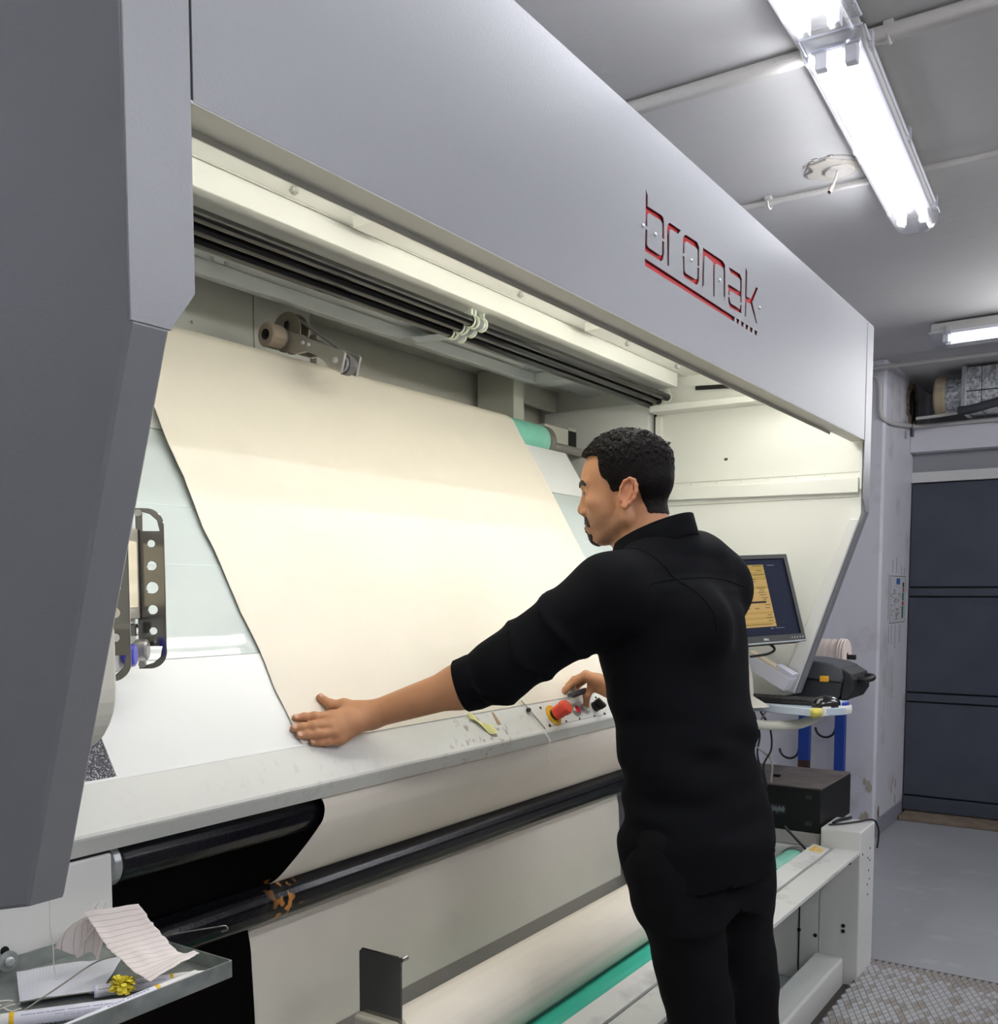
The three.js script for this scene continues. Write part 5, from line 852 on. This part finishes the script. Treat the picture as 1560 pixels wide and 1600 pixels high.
{ // blue rack on the far wall with dark hooks
  const t = thing('hook_rack', 'blue steel rack posts against the far wall with two dark hooks', 'rack', [5.98, 0, -1.67]), blue = plain(24, 62, 150, 0.45);
  const p1 = obj('post', box(5.95, 6.0, 0.44, 1.0, -1.805, -1.74, 0.004), blue, t); obj('rusty_foot', box(5.951, 5.999, 0, 0.44, -1.804, -1.741, 0.003), plain(60, 34, 28, 0.7), p1);
  const p2 = obj('post', box(5.95, 6.0, 0, 1.0, -1.592, -1.535, 0.004), blue, t); obj('cross_bar', box(5.955, 5.995, 0.95, 1.0, -1.74, -1.592, 0.003), blue, t);
  for (const [z, y, p] of [[-1.805, 0.50, p1], [-1.592, 0.645, p2]]) { const pts = []; for (let k = 0; k <= 16; k++) { const a = -Math.PI * (k / 16) * 0.98; pts.push([5.97, y + 0.058 * Math.sin(a), z - 0.058 + 0.058 * Math.cos(a)]); } obj('hook', tube(pts, 0.007, 40, 8), plain(20, 22, 34, 0.4), p); }
}
// ---- cables under the shelf and on the leg
[[[3.39, 1.03, -1.185], [3.40, 0.95, -1.166], [3.392, 0.88, -1.17], [3.40, 0.80, -1.15], [3.42, 0.72, -1.14]], [[3.402, 1.03, -1.165], [3.43, 0.97, -1.14], [3.417, 0.90, -1.129], [3.40, 0.84, -1.15], [3.44, 0.76, -1.15]], [[3.41, 1.03, -1.15], [3.40, 0.98, -1.17], [3.385, 0.92, -1.18], [3.42, 0.86, -1.13], [3.425, 0.78, -1.13]]].forEach((p, i) => cable('hanging_cable', p, 0.0035, i === 2 ? plain(150, 146, 140, 0.5) : M.black, ['black cable hanging straightest below the computer shelf', 'black cable bowing out to the right below the computer shelf', 'grey cable crossing two black ones below the computer shelf'][i], 'cable'));
cable('loose_cable', [[3.70, 0.592, -1.00], [3.74, 0.592, -0.965], [3.80, 0.593, -0.925], [3.87, 0.592, -0.885], [3.885, 0.56, -0.868], [3.884, 0.52, -0.866], [3.874, 0.485, -0.868]], 0.0035, M.black, 'thin black cable draped over the top of the white machine leg', 'cable');
cable('cable_plug', [[3.72, 0.595, -0.99], [3.78, 0.596, -0.985], [3.85, 0.5955, -0.96]], 0.0062, M.black, 'thick black cable end lying on the machine leg top', 'cable');
cable('power_lead', [[3.55, 0.60, -1.12], [3.56, 0.54, -1.06], [3.57, 0.51, -1.03], [3.60, 0.506, -1.01]], 0.005, M.black, 'short black lead dangling behind the cradle under the computer case', 'cable');
// ---- control-panel odds and ends on the beam
tag(obj('steel_rod', rod(B(2.189, 0.016, 0.010), B(2.237, -0.073, 0.006), 0.0016, 8), M.steel), 'thin steel probe leaning across the beam left of the red stop button', 'tool');
tag(obj('black_knot', ball(B(2.203, -0.013, 0.008), 0.006, 1.4, 1, 1), M.black), 'small black knot on the probe beside the control panel', 'knot');
cable('white_thread', [[2.222, 1.082, -1.336], [2.2235, 1.058, -1.32], [2.218, 1.03, -1.325], [2.224, 1.005, -1.325], [2.236, 0.995, -1.322]], 0.0011, plain(240, 240, 236, 0.8), 'loose white thread hanging off the beam below the control panel', 'thread');
tag(obj('yellow_strip', sheet(16, 2, (u, v) => { const x = lerp(1.945, 2.022, u), s = lerp(0.0, -0.045, step(0, 0.75, u)) + (v - 0.5) * 0.024 * (0.6 + 0.6 * u); return B(x, s, 0.003 + 0.006 * Math.abs(Math.sin(u * 5.2 + v))); }, 0.0006), plain(238, 236, 160, 0.5)), 'crumpled pale yellow paper strip lying on the beam', 'scrap');
tag(obj('cut_scrap', sheet(6, 2, (u, v) => B(lerp(2.04, 2.06, u) + 0.004 * v, lerp(0.0, -0.036, v), 0.002 + 0.004 * u * (1 - u)), 0.0006), plain(176, 150, 120, 0.8)), 'small brown scrap beside the yellow strip on the beam', 'scrap');
tag(obj('grey_bar', placed(box(-0.055, 0.05, -0.004, 0.006, -0.010, 0.010, 0.002), V(2.445, 1.166, -1.357), V(0.98, 0.08, -0.05).normalize(), V(-0.08, 0.99, 0.1).normalize(), V(0.98, 0.08, -0.05).normalize().cross(V(-0.08, 0.99, 0.1).normalize())), plain(70, 72, 76, 0.4, 0.4)), 'small dark grey metal bar held in the operator\'s right hand', 'tool');

// ---- tray bolted to the left leg
const TY = 0.898;
{
  const t = thing('parts_tray', 'galvanised sheet-metal tray bolted to the left leg, holding swatches and markers', 'tray', [0.65, TY, -1.23]);
  const x0 = 0.33, x1 = 0.956, z0 = -1.3665, z1 = -1.10;
  obj('floor_sheet', box(x0, x1, TY - 0.002, TY, z0, z1, 0), M.trayMetal, t);
  obj('front_lip', box(x0, x1, TY - 0.003, TY + 0.022, z1 - 0.001, z1 + 0.001, 0.0005), M.trayMetal, t); obj('back_lip', box(x0, x1, TY - 0.003, TY + 0.026, z0, z0 + 0.002, 0.0005), M.trayMetal, t);
  obj('end_lip', box(x1 - 0.001, x1 + 0.001, TY - 0.003, TY + 0.022, z0, z1, 0.0005), M.trayMetal, t); obj('end_lip', box(x0 - 0.001, x0 + 0.001, TY - 0.003, TY + 0.022, z0, z1, 0.0005), M.trayMetal, t);
  const s = obj('washer', rod(V(0.775, TY + 0.022, z0 + 0.002), V(0.775, TY + 0.022, z0 + 0.004), 0.015, 24), M.galv, t); obj('screw', [rod(V(0.775, TY + 0.022, z0 + 0.004), V(0.775, TY + 0.022, z0 + 0.010), 0.007, 16, 0.002)], M.galvPainted, s);
}
const printed = (lines, blue) => { const cv = document.createElement('canvas'); cv.width = 512; cv.height = 256; const c = cv.getContext('2d'); c.fillStyle = '#e6e6f0'; c.fillRect(0, 0, 512, 256); c.fillStyle = blue; lines.forEach(([txt, x, y, s, b]) => { c.font = `${b ? 'bold ' : ''}${s}px sans-serif`; c.fillText(txt, x, y); }); const t = new THREE.CanvasTexture(cv); t.colorSpace = THREE.SRGBColorSpace; return t; };
// a paint marker: printed barrel, yellow ring, pale cap
function marker(a, b, r, label, tex, roll) {
  const d = b.clone().sub(a).normalize(), L = a.distanceTo(b), t = thing('marker_pen', label, 'marker', [(a.x + b.x) / 2, Math.min(a.y, b.y) - r, (a.z + b.z) / 2], 'white markers in the tray');
  const g = new THREE.CylinderGeometry(r, r, L * 0.66, 28, 1, false, roll); g.userData.ownUV = true; { const uv = g.attributes.uv; for (let i = 0; i < uv.count; i++) { const U = uv.getX(i), Vv = uv.getY(i); uv.setXY(i, Vv, U * 2.0 % 1.0001); } }
  const c = a.clone().addScaledVector(d, L * 0.33); obj('barrel', lay(g.translate(0, 0, 0), c, b), mat({ map: tex, roughness: 0.35 }), t);
  obj('end_plug', rod(a.clone().addScaledVector(d, -0.002), a.clone().addScaledVector(d, 0.001), r * 0.97, 24), plain(206, 202, 236, 0.5), t);
  obj('yellow_ring', rod(a.clone().addScaledVector(d, L * 0.66), a.clone().addScaledVector(d, L * 0.69), r * 1.04, 28, 0.0005), plain(238, 190, 30, 0.4), t);
  obj('cap', lathe([[0, 0], [r * 0.98, 0], [r * 0.96, L * 0.1], [r * 0.72, L * 0.3], [r * 0.6, L * 0.31], [0, L * 0.31]], a.clone().addScaledVector(d, L * 0.69), b, 28), mat({ color: col(240, 238, 234), roughness: 0.3 }), t);
}
const mTex = printed([['Medium Point  \u2022Permanent  \u2022Writes on any surface', 16, 60, 19, 1], ['Directions: Shake well before use. Press tip down', 16, 92, 14, 0], ['several times until ink flows. Cap after use.', 16, 112, 14, 0], ['PAINT MARKER', 230, 200, 34, 1]], '#50507a');
marker(V(0.797, TY + 0.009, -1.190), V(0.922, TY + 0.009, -1.113), 0.0085, 'white printed marker lying half under the striped swatch', mTex, 2.6);
marker(V(0.787, TY + 0.0105, -1.116), V(0.63, TY + 0.0105, -1.232), 0.010, 'white printed marker nearest the camera, its cap toward the left edge', mTex, 0.9);
marker(V(0.70, TY + 0.012, -1.113), V(0.90, TY + 0.020, -1.1085), 0.0062, 'slim white marker lying along the front lip of the tray', mTex, 4.2);
{ // yellow tassel
  const t = thing('yellow_tassel', 'frilled yellow paper tassel resting on the marker in the tray', 'tassel', [0.815, TY + 0.01, -1.158]), m = plain(232, 214, 60, 0.7), r = rng(12), c = V(0.812, TY + 0.022, -1.152);
  for (let k = 0; k < 60; k++) { const a = r() * Math.PI * 2, b = -0.3 + 1.5 * r(), L = 0.013 + 0.006 * r(), d = V(Math.cos(a) * Math.cos(b), Math.sin(b), Math.sin(a) * Math.cos(b)), s = V(-Math.sin(a), 0, Math.cos(a)); obj('frill', sheet(4, 1, (u, v) => c.clone().addScaledVector(d, 0.002 + u * L).addScaledVector(s, (v - 0.5) * 0.009 * (1 - 0.3 * u)).add(V(0, -0.004 * u * u + 0.002 * Math.sin(u * 6 + k), 0)), 0.0006), m, t); }
}
// ---- cloth swatches
{
  const gridTex = texture(256, (u, v) => { const a = Math.abs(((u * 24) % 1) - 0.5), b = Math.abs(((v * 24) % 1) - 0.5); return mix3(srgb(228, 230, 238), srgb(176, 182, 204), 0.6 * Math.max(step(0.42, 0.5, a), step(0.42, 0.5, b))); }, 0.09, true);
  const stripeTex = texture(256, (u, v) => { const b = Math.abs(((v * 10 + 0.1 * fbm(u, v, 6, 2, 4)) % 1) - 0.5), w = 0.5 + 0.5 * Math.sin(u * 900); return mix3(tint(srgb(240, 230, 226), 0.97 + 0.04 * w), srgb(150, 128, 126), 0.8 * step(0.45, 0.49, b)); }, 0.09, true);
  const quad = (A, Bq, C, Dq, h) => (u, v) => { const p = A.clone().lerp(Bq, u).lerp(Dq.clone().lerp(C, u), v); const k = 0.0016 * Math.sin(v * 31 + 7 * noise3(u * 4, v * 4, 1)) * (u < 0.02 || u > 0.98 ? 1 : 0), r = 0.0016 * (noise3(u * 16, v * 60, 4) - 0.5) * ((u < 0.04 || u > 0.96) ? 1 : 0); return p.add(V(k + r, h(u, v), r)); };
  tag(obj('cloth_swatch', sheet(26, 26, quad(V(0.722, TY, -1.246), V(0.772, TY, -1.338), V(0.90, TY, -1.27), V(0.805, TY, -1.19), (u, v) => 0.004 + 0.006 * noise3(u * 4, v * 4, 6) + 0.004 * u), 0.001), mat({ map: gridTex, roughness: 0.95 })), 'white swatch with fine blue grid lying flat in the tray', 'fabric swatch');
  const top0 = V(0.822, 1.0, -1.248), top1 = V(0.880, 1.003, -1.204), b0 = V(0.826, 0.93, -1.112), b1 = V(0.902, 0.937, -1.104);
  tag(obj('cloth_swatch', sheet(24, 40, (u, v) => { const p = top0.clone().lerp(top1, u).lerp(b0.clone().lerp(b1, u), v); const sag = -0.018 * Math.sin(Math.PI * Math.min(1, v * 1.1)) ** 1 - 0.006 * Math.sin(v * 9 + u * 2) * v, fr = (u < 0.03 || u > 0.97 || v > 0.97) ? 0.002 * (noise3(u * 30, v * 80, 3) - 0.5) : 0; return p.add(V(fr, sag + 0.003 * noise3(u * 5, v * 5, 3), fr)); }, 0.001), mat({ map: stripeTex, roughness: 0.95 })), 'white swatch with thin dark stripes draped over the tray corner', 'fabric swatch');
  tag(obj('cloth_swatch', sheet(16, 20, (u, v) => { const p = V(0.838, 0.985, -1.262).lerp(V(0.868, 0.99, -1.25), v).lerp(V(0.815, 0.935, -1.30).lerp(V(0.842, 0.925, -1.255), v), u); return p.add(V(0.006 * Math.sin(v * 12 + u * 4), 0.012 * Math.sin(u * 3) + 0.004 * Math.sin(v * 17), 0.008 * Math.cos(v * 9 + u * 3))); }, 0.001), mat({ map: stripeTex, roughness: 0.95 })), 'crumpled pinkish striped swatch end behind the draped one', 'fabric swatch');
  const th = plain(238, 232, 226, 0.9);
  cable('white_thread', [[0.757, 1.05, -1.225], [0.762, 1.0, -1.235], [0.770, 0.965, -1.243], [0.776, 0.935, -1.252], [0.785, 0.912, -1.262]], 0.0007, th, 'single white thread hanging from the column into the tray', 'thread');
  cable('thread_tangle', [[0.722, TY + 0.006, -1.246], [0.702, TY + 0.012, -1.238], [0.692, TY + 0.006, -1.25], [0.704, TY + 0.004, -1.262], [0.716, TY + 0.010, -1.252], [0.698, TY + 0.014, -1.256], [0.704, TY + 0.004, -1.24], [0.718, TY + 0.003, -1.236]], 0.0008, th, 'curled white thread at the corner of the grid swatch', 'thread');
  cable('thread_tangle', [[0.832, 1.0, -1.242], [0.838, 1.012, -1.236], [0.848, 1.010, -1.236], [0.845, 0.999, -1.24], [0.836, 1.004, -1.24], [0.842, 1.014, -1.24], [0.829, 1.01, -1.245]], 0.0008, th, 'curled white thread on the top corner of the striped swatch', 'thread');
  cable('wire_probe', [[0.70, TY + 0.012, -1.205], [0.76, TY + 0.024, -1.214], [0.82, TY + 0.036, -1.222], [0.872, TY + 0.030, -1.229]], 0.0011, M.steelBrown, 'dark bent wire crossing the grid swatch in the tray', 'wire');
  cable('wire_probe', [[0.62, TY + 0.006, -1.262], [0.70, TY + 0.010, -1.247], [0.75, TY + 0.010, -1.22], [0.80, TY + 0.008, -1.192]], 0.0011, M.steelBrown, 'dark wire lying flat in front of the grid swatch', 'wire');
  cable('hooked_needle', [[0.93, TY + 0.030, -1.25], [0.965, TY + 0.036, -1.222], [1.0, TY + 0.042, -1.184], [1.012, TY + 0.042, -1.176], [1.013, TY + 0.036, -1.173], [1.005, TY + 0.034, -1.178]], 0.0013, M.chrome, 'bright needle with a hooked end sticking out over the tray corner', 'needle');
}
// ================================================================ ceiling and far-wall fittings
const clipOn = (x, y, z, t) => obj('pipe_clip', [box(x - 0.022, x + 0.022, y + 0.004, CEIL, z - 0.012, z + 0.012, 0.003), tube([[x - 0.021, y, z], [x - 0.012, y - 0.017, z], [x + 0.012, y - 0.017, z], [x + 0.021, y, z]], 0.004, 16, 6)], M.pipePaint, t);
{
  const t = thing('ceiling_pipe', 'thick painted pipe crossing the ceiling above the joint of two lights', 'pipe', [2.53, 2.73, -0.3]);
  obj('pipe_run', rod(V(2.535, 2.748, -2.5), V(2.505, 2.748, 2.6), 0.018, 18), M.pipePaint, t); obj('thin_pipe', rod(V(2.575, 2.757, -2.5), V(2.545, 2.757, 2.6), 0.011, 14), M.pipePaint, t); clipOn(2.53, 2.748, -0.59, t);
  const p = thing('ceiling_pipe', 'thin painted pipe on the ceiling beside the round plaster patch', 'pipe', [3.39, 2.74, -0.3]);
  obj('pipe_run', rod(V(3.392, 2.754, -2.5), V(3.40, 2.754, 2.6), 0.011, 14), M.pipePaint, p); clipOn(3.391, 2.754, -1.165, p);
  const q = thing('ceiling_pipe', 'painted pipe along the far end of the ceiling above the pier', 'pipe', [6.0, 2.70, -0.3]);
  obj('pipe_run', rod(V(6.0, 2.716, -2.5), V(6.0, 2.714, 2.6), 0.012, 14), M.pipePaint, q);
  const c = thing('wall_conduit', 'white conduit bending down the pier and along the lintel', 'conduit', [6.1, 2.42, -1.36]);
  obj('conduit_run', tube([[6.055, 2.695, -2.0], [6.055, 2.695, -1.62], [6.055, 2.695, -1.50], [6.055, 2.688, -1.455], [6.055, 2.66, -1.425], [6.055, 2.60, -1.412], [6.055, 2.50, -1.408], [6.06, 2.44, -1.395], [6.10, 2.422, -1.362], [6.2, 2.425, -1.36], [6.5, 2.455, -1.355], [6.66, 2.47, -1.33], [6.71, 2.475, -1.25], [6.715, 2.478, -0.9], [6.715, 2.482, 1.0]], 0.013, 160, 10), M.pipePaint, c);
  obj('conduit_clip', box(6.7, 6.73, 2.455, 2.495, -0.86, -0.835, 0.003), M.pipePaint, c);
}
{ // round plaster patch with an old ceiling hook
  const t = thing('ceiling_rose', 'cracked round plaster patch on the ceiling with a bent hook', 'ceiling rose', [3.27, 2.755, -0.92]), r = rng(77);
  const ringP = []; for (let k = 0; k < 26; k++) { const a = (k / 26) * Math.PI * 2, q = 0.075 * (0.85 + 0.35 * r()); ringP.push([3.275 + q * Math.cos(a) * 1.1, 0.92 + q * Math.sin(a)]); }
  obj('plaster_patch', new THREE.ExtrudeGeometry(poly(ringP), { depth: 0.004, bevelEnabled: true, bevelSize: 0.004, bevelThickness: 0.002, bevelSegments: 2, bevelOffset: -0.004 }).rotateX(-Math.PI / 2).translate(0, CEIL - 0.0055, 0), plain(196, 190, 180, 0.9), t);
  obj('cover_disc', rod(V(3.28, CEIL - 0.014, -0.905), V(3.28, CEIL - 0.004, -0.905), 0.046, 32, 0.004), plain(206, 202, 196, 0.6), t);
  for (let k = 0; k < 16; k++) { const a = 2.0 + k * 0.16 + 0.1 * r(), q = 0.082 + 0.02 * r(), L = 0.006 + 0.008 * r(); obj('crack_flake', box(-L, L, 0, 0.0025, -0.0016, 0.0016, 0.0006).applyMatrix4(new THREE.Matrix4().makeRotationY(a + Math.PI / 2 + 0.8 * (r() - 0.5))).translate(3.275 + q * Math.cos(a) * 1.1, CEIL - 0.002, -0.92 - q * Math.sin(a)), plain(150, 144, 136, 0.9), t); }
  obj('hook_rod', tube([[3.262, CEIL - 0.01, -0.905], [3.235, 2.72, -0.905], [3.20, 2.685, -0.905]], 0.004, 20, 8), plain(200, 194, 186, 0.6), t); obj('hook_tip', tube([[3.21, 2.695, -0.905], [3.17, 2.66, -0.904]], 0.006, 8, 8), plain(168, 152, 142, 0.6), t);
}
{ // galvanised duct above the door
  const t = thing('air_duct', 'galvanised sheet-metal air duct with round collar above the dark door', 'duct', [6.6, 2.49, -0.5]);
  for (const [y0, y1] of [[2.505, 2.612], [2.616, 2.75]]) for (const [z0, z1] of [[-1.02, -0.942], [-0.938, -0.70], [-0.696, -0.3]]) obj('duct_panel', box(6.45, 6.74, y0, y1, z0, z1, 0.002), M.spangle, t);
  obj('duct_flange', box(6.435, 6.75, 2.495, 2.757, -1.045, -1.02, 0.002), M.galv, t);
  obj('round_spigot', rod(V(6.58, 2.618, -1.15), V(6.58, 2.618, -1.04), 0.105, 40), M.spangle, t); obj('foam_collar', [rod(V(6.58, 2.62, -1.205), V(6.58, 2.62, -1.14), 0.118, 36, 0.012)], plain(184, 168, 140, 0.9), t);
  tag(obj('insulated_hose', tube([[6.42, 2.50, -1.05], [6.40, 2.50, -0.98], [6.40, 2.525, -0.86], [6.40, 2.56, -0.7], [6.40, 2.58, -0.4]], 0.026, 50, 12), plain(64, 66, 72, 0.7)), 'dark foil-wrapped hose running under the air duct', 'hose');
  tag(obj('drain_pipe', tube([[6.5, 2.49, -1.30], [6.48, 2.493, -1.15], [6.46, 2.50, -1.02]], 0.010, 20, 8), M.pipePaint), 'short white pipe below the duct collar', 'pipe');
  const w = thing('wall_hole', 'ragged brown hole knocked through the pier beside the air duct', 'hole', [6.72, 2.5, -1.37]), r = rng(9), pts = [];
  for (let k = 0; k < 22; k++) { const a = (k / 22) * Math.PI * 2, q = 0.85 + 0.3 * r(); pts.push([6.74 + 0.15 * q * Math.cos(a), 2.62 + 0.125 * q * Math.sin(a)]); }
  const inner = new THREE.Path(); pts.slice().reverse().forEach(([x, y], i) => { const X = 6.75 + (x - 6.74) * 0.8, Y = 2.615 + (y - 2.62) * 0.84; i ? inner.lineTo(X, Y) : inner.moveTo(X, Y); }); inner.closePath();
  obj('broken_rim', alongZ(poly(pts), -1.381, -1.366, 0.002, [inner]), mat({ map: texture(128, (u, v) => mix3(srgb(96, 76, 54), srgb(168, 150, 126), fbm(u, v, 10, 4, 6)), 0.2, true), roughness: 0.95 }), w);
  obj('hole_shade_fill', alongZ(poly(pts.map(([x, y]) => [6.75 + (x - 6.74) * 0.82, 2.615 + (y - 2.62) * 0.86])), -1.380, -1.377, 0), plain(30, 24, 20, 1), w);  // flat dark sheet: shade inside the hole is put into its colour
  cable('sensor_cable', [[6.62, 2.66, -1.36], [6.60, 2.58, -1.345], [6.58, 2.50, -1.34], [6.575, 2.44, -1.338]], 0.004, M.black, 'thin black wire hanging down the pier beside the duct', 'cable');
  tag(obj('dangling_plug', box(6.55, 6.60, 2.395, 2.44, -1.345, -1.33, 0.003), plain(60, 60, 66, 0.4)), 'small dark plug dangling at the end of the wire by the lintel', 'plug');
}
{ // a notice stuck to the pier among pencil scribbles
  const cv = document.createElement('canvas'); cv.width = 256; cv.height = 320; const c = cv.getContext('2d');
  c.fillStyle = '#d8d8da'; c.fillRect(0, 0, 256, 320); c.strokeStyle = '#4a4a4e'; c.lineWidth = 4; c.strokeRect(3, 3, 250, 314); c.fillStyle = '#2f5fa8'; c.fillRect(96, 18, 60, 40); c.fillStyle = '#2f3a38'; c.fillRect(200, 44, 30, 30); c.fillStyle = '#b04a44'; c.fillRect(204, 76, 28, 34); c.fillRect(196, 176, 36, 26); c.fillStyle = '#2f7a58'; c.fillRect(198, 114, 30, 56); c.fillRect(196, 206, 30, 84);
  c.lineWidth = 3; const r = rng(21); for (let k = 0; k < 46; k++) { c.strokeStyle = ['#55555c', '#7a6a6e', '#4a4a50'][k % 3]; c.beginPath(); const x = 14 + r() * 150, y = 60 + r() * 240; c.moveTo(x, y); c.lineTo(x + (r() - 0.5) * 50, y + r() * 26); c.lineTo(x + (r() - 0.3) * 60, y + r() * 10); c.stroke(); }
  const tx = new THREE.CanvasTexture(cv); tx.colorSpace = THREE.SRGBColorSpace;
  const g = box(6.30, 6.72, 1.255, 1.545, -1.3795, -1.377, 0); g.userData.ownUV = true;
  tag(obj('paper_notice', g, mat({ map: tx, roughness: 0.8 })), 'hand-drawn notice with coloured blocks stuck on the white pier', 'notice');
  const strokes = [[6.36, 1.56, 1.64], [6.46, 1.56, 1.66], [6.60, 1.55, 1.61], [6.68, 1.54, 1.60], [6.27, 1.28, 1.55], [6.30, 1.14, 1.24], [6.37, 1.13, 1.245], [6.47, 1.10, 1.245], [6.60, 1.13, 1.245]];
  const sg = thing('pencil_strokes', 'grey pencil lines drawn on the pier round the notice', 'scribble', [6.47, 1.10, -1.3785]); strokes.forEach(([x, a, b]) => obj('pencil_line', box(x - 0.005, x + 0.005, a, b, -1.3802, -1.3792, 0), plain(146, 146, 152, 0.8), sg));
}
// ---- tread plate on the floor: raised lozenges, the nearest built one by one
{
  const t = thing('tread_plate', 'worn steel tread plate with diamond relief on the floor in front of the machine', 'floor plate', [2.6, 0, 0.2]);
  const x0 = 0.9, x1 = 3.905, z0 = -0.886, z1 = 1.1, steel = (k) => mat({ map: texture(128, (u, v) => mix3(srgb(206, 206, 208), srgb(168, 158, 148), step(0.5, 0.8, fbm(u, v, 5, 4, 100 + k))), 0.4 + 0.1 * k, true), roughness: 0.42, metalness: 0.35 });
  obj('plate', box(x0, x1, 0.0, 0.047, z0, z1, 0.002), plain(96, 96, 98, 0.5, 0.4), t);
  const W = 0.057, Hh = 0.0245, cells = []; for (let j = 0; j * Hh * 0.5 < z1 - z0; j++) for (let i = 0; i * W < x1 - x0; i++) { const x = x1 - 0.032 - i * W - (j % 2) * W * 0.5, z = z0 + 0.0135 + j * Hh * 0.5; if (x > x0 + 0.03 && z < z1 - 0.02) cells.push([x, z]); }
  const m4 = new THREE.Matrix4().multiplyMatrices(camera.projectionMatrix, camera.matrixWorld.clone().invert()); camera.updateMatrixWorld(); m4.multiplyMatrices(camera.projectionMatrix, camera.matrixWorldInverse);
  const inView = ([x, z]) => { const p = V(x, 0.045, z).applyMatrix4(m4); return Math.abs(p.x) < 1.0 && Math.abs(p.y) < 1.0 && x > 2.6; };
  const pad = (() => { const b = [[-W * 0.475, 0], [0, -Hh * 0.475], [W * 0.475, 0], [0, Hh * 0.475]], k = 0.92, pos = []; const B0 = b.map(([x, z]) => [x, 0.0465, z]), T1 = b.map(([x, z]) => [x * k, 0.0505, z * k]); const tri = (...p) => p.forEach((q) => pos.push(...q)); tri(T1[0], T1[2], T1[1]); tri(T1[0], T1[3], T1[2]); for (let i = 0; i < 4; i++) { const n = (i + 1) % 4; tri(B0[i], T1[i], T1[n]); tri(B0[i], T1[n], B0[n]); } const g = new THREE.BufferGeometry(); g.setAttribute('position', new THREE.Float32BufferAttribute(pos, 3)); g.computeVertexNormals(); return g; })();
  const mats = [0, 1, 2].map(steel), near = cells.filter(inView).sort((p, q) => p[0] - q[0]).slice(0, 300), set = new Set(near), rest = cells.filter((c) => !set.has(c)), base = origin(t), r = rng(4);
  const uvPads = mats.map((_, k) => { const g = metreUV(pad.clone()); const uv = g.attributes.uv; for (let i = 0; i < uv.count; i++) uv.setXY(i, uv.getX(i) + 0.1 * k, uv.getY(i) + 0.2); return g; });
  near.forEach(([x, z]) => { const k = Math.floor(r() * 3), m = shade(new THREE.Mesh(uvPads[k], mats[k])); m.name = 'raised_diamond'; m.position.set(x - base.x, -base.y, z - base.z); t.add(m); });
  const im = new THREE.InstancedMesh(uvPads[0], mats[0], rest.length); rest.forEach(([x, z], i) => im.setMatrixAt(i, new THREE.Matrix4().makeTranslation(x - base.x, -base.y, z - base.z))); im.name = 'raised_diamonds'; im.userData.kind = 'stuff'; shade(im); t.add(im);
}
// dark strip on the floor between the plate and the machine's floor bar
struct('trim_2', box(0.9, 3.66, 0.0, 0.02, -0.925, -0.888, 0.002), plain(70, 66, 60, 0.8));

renderer.render(scene, camera);
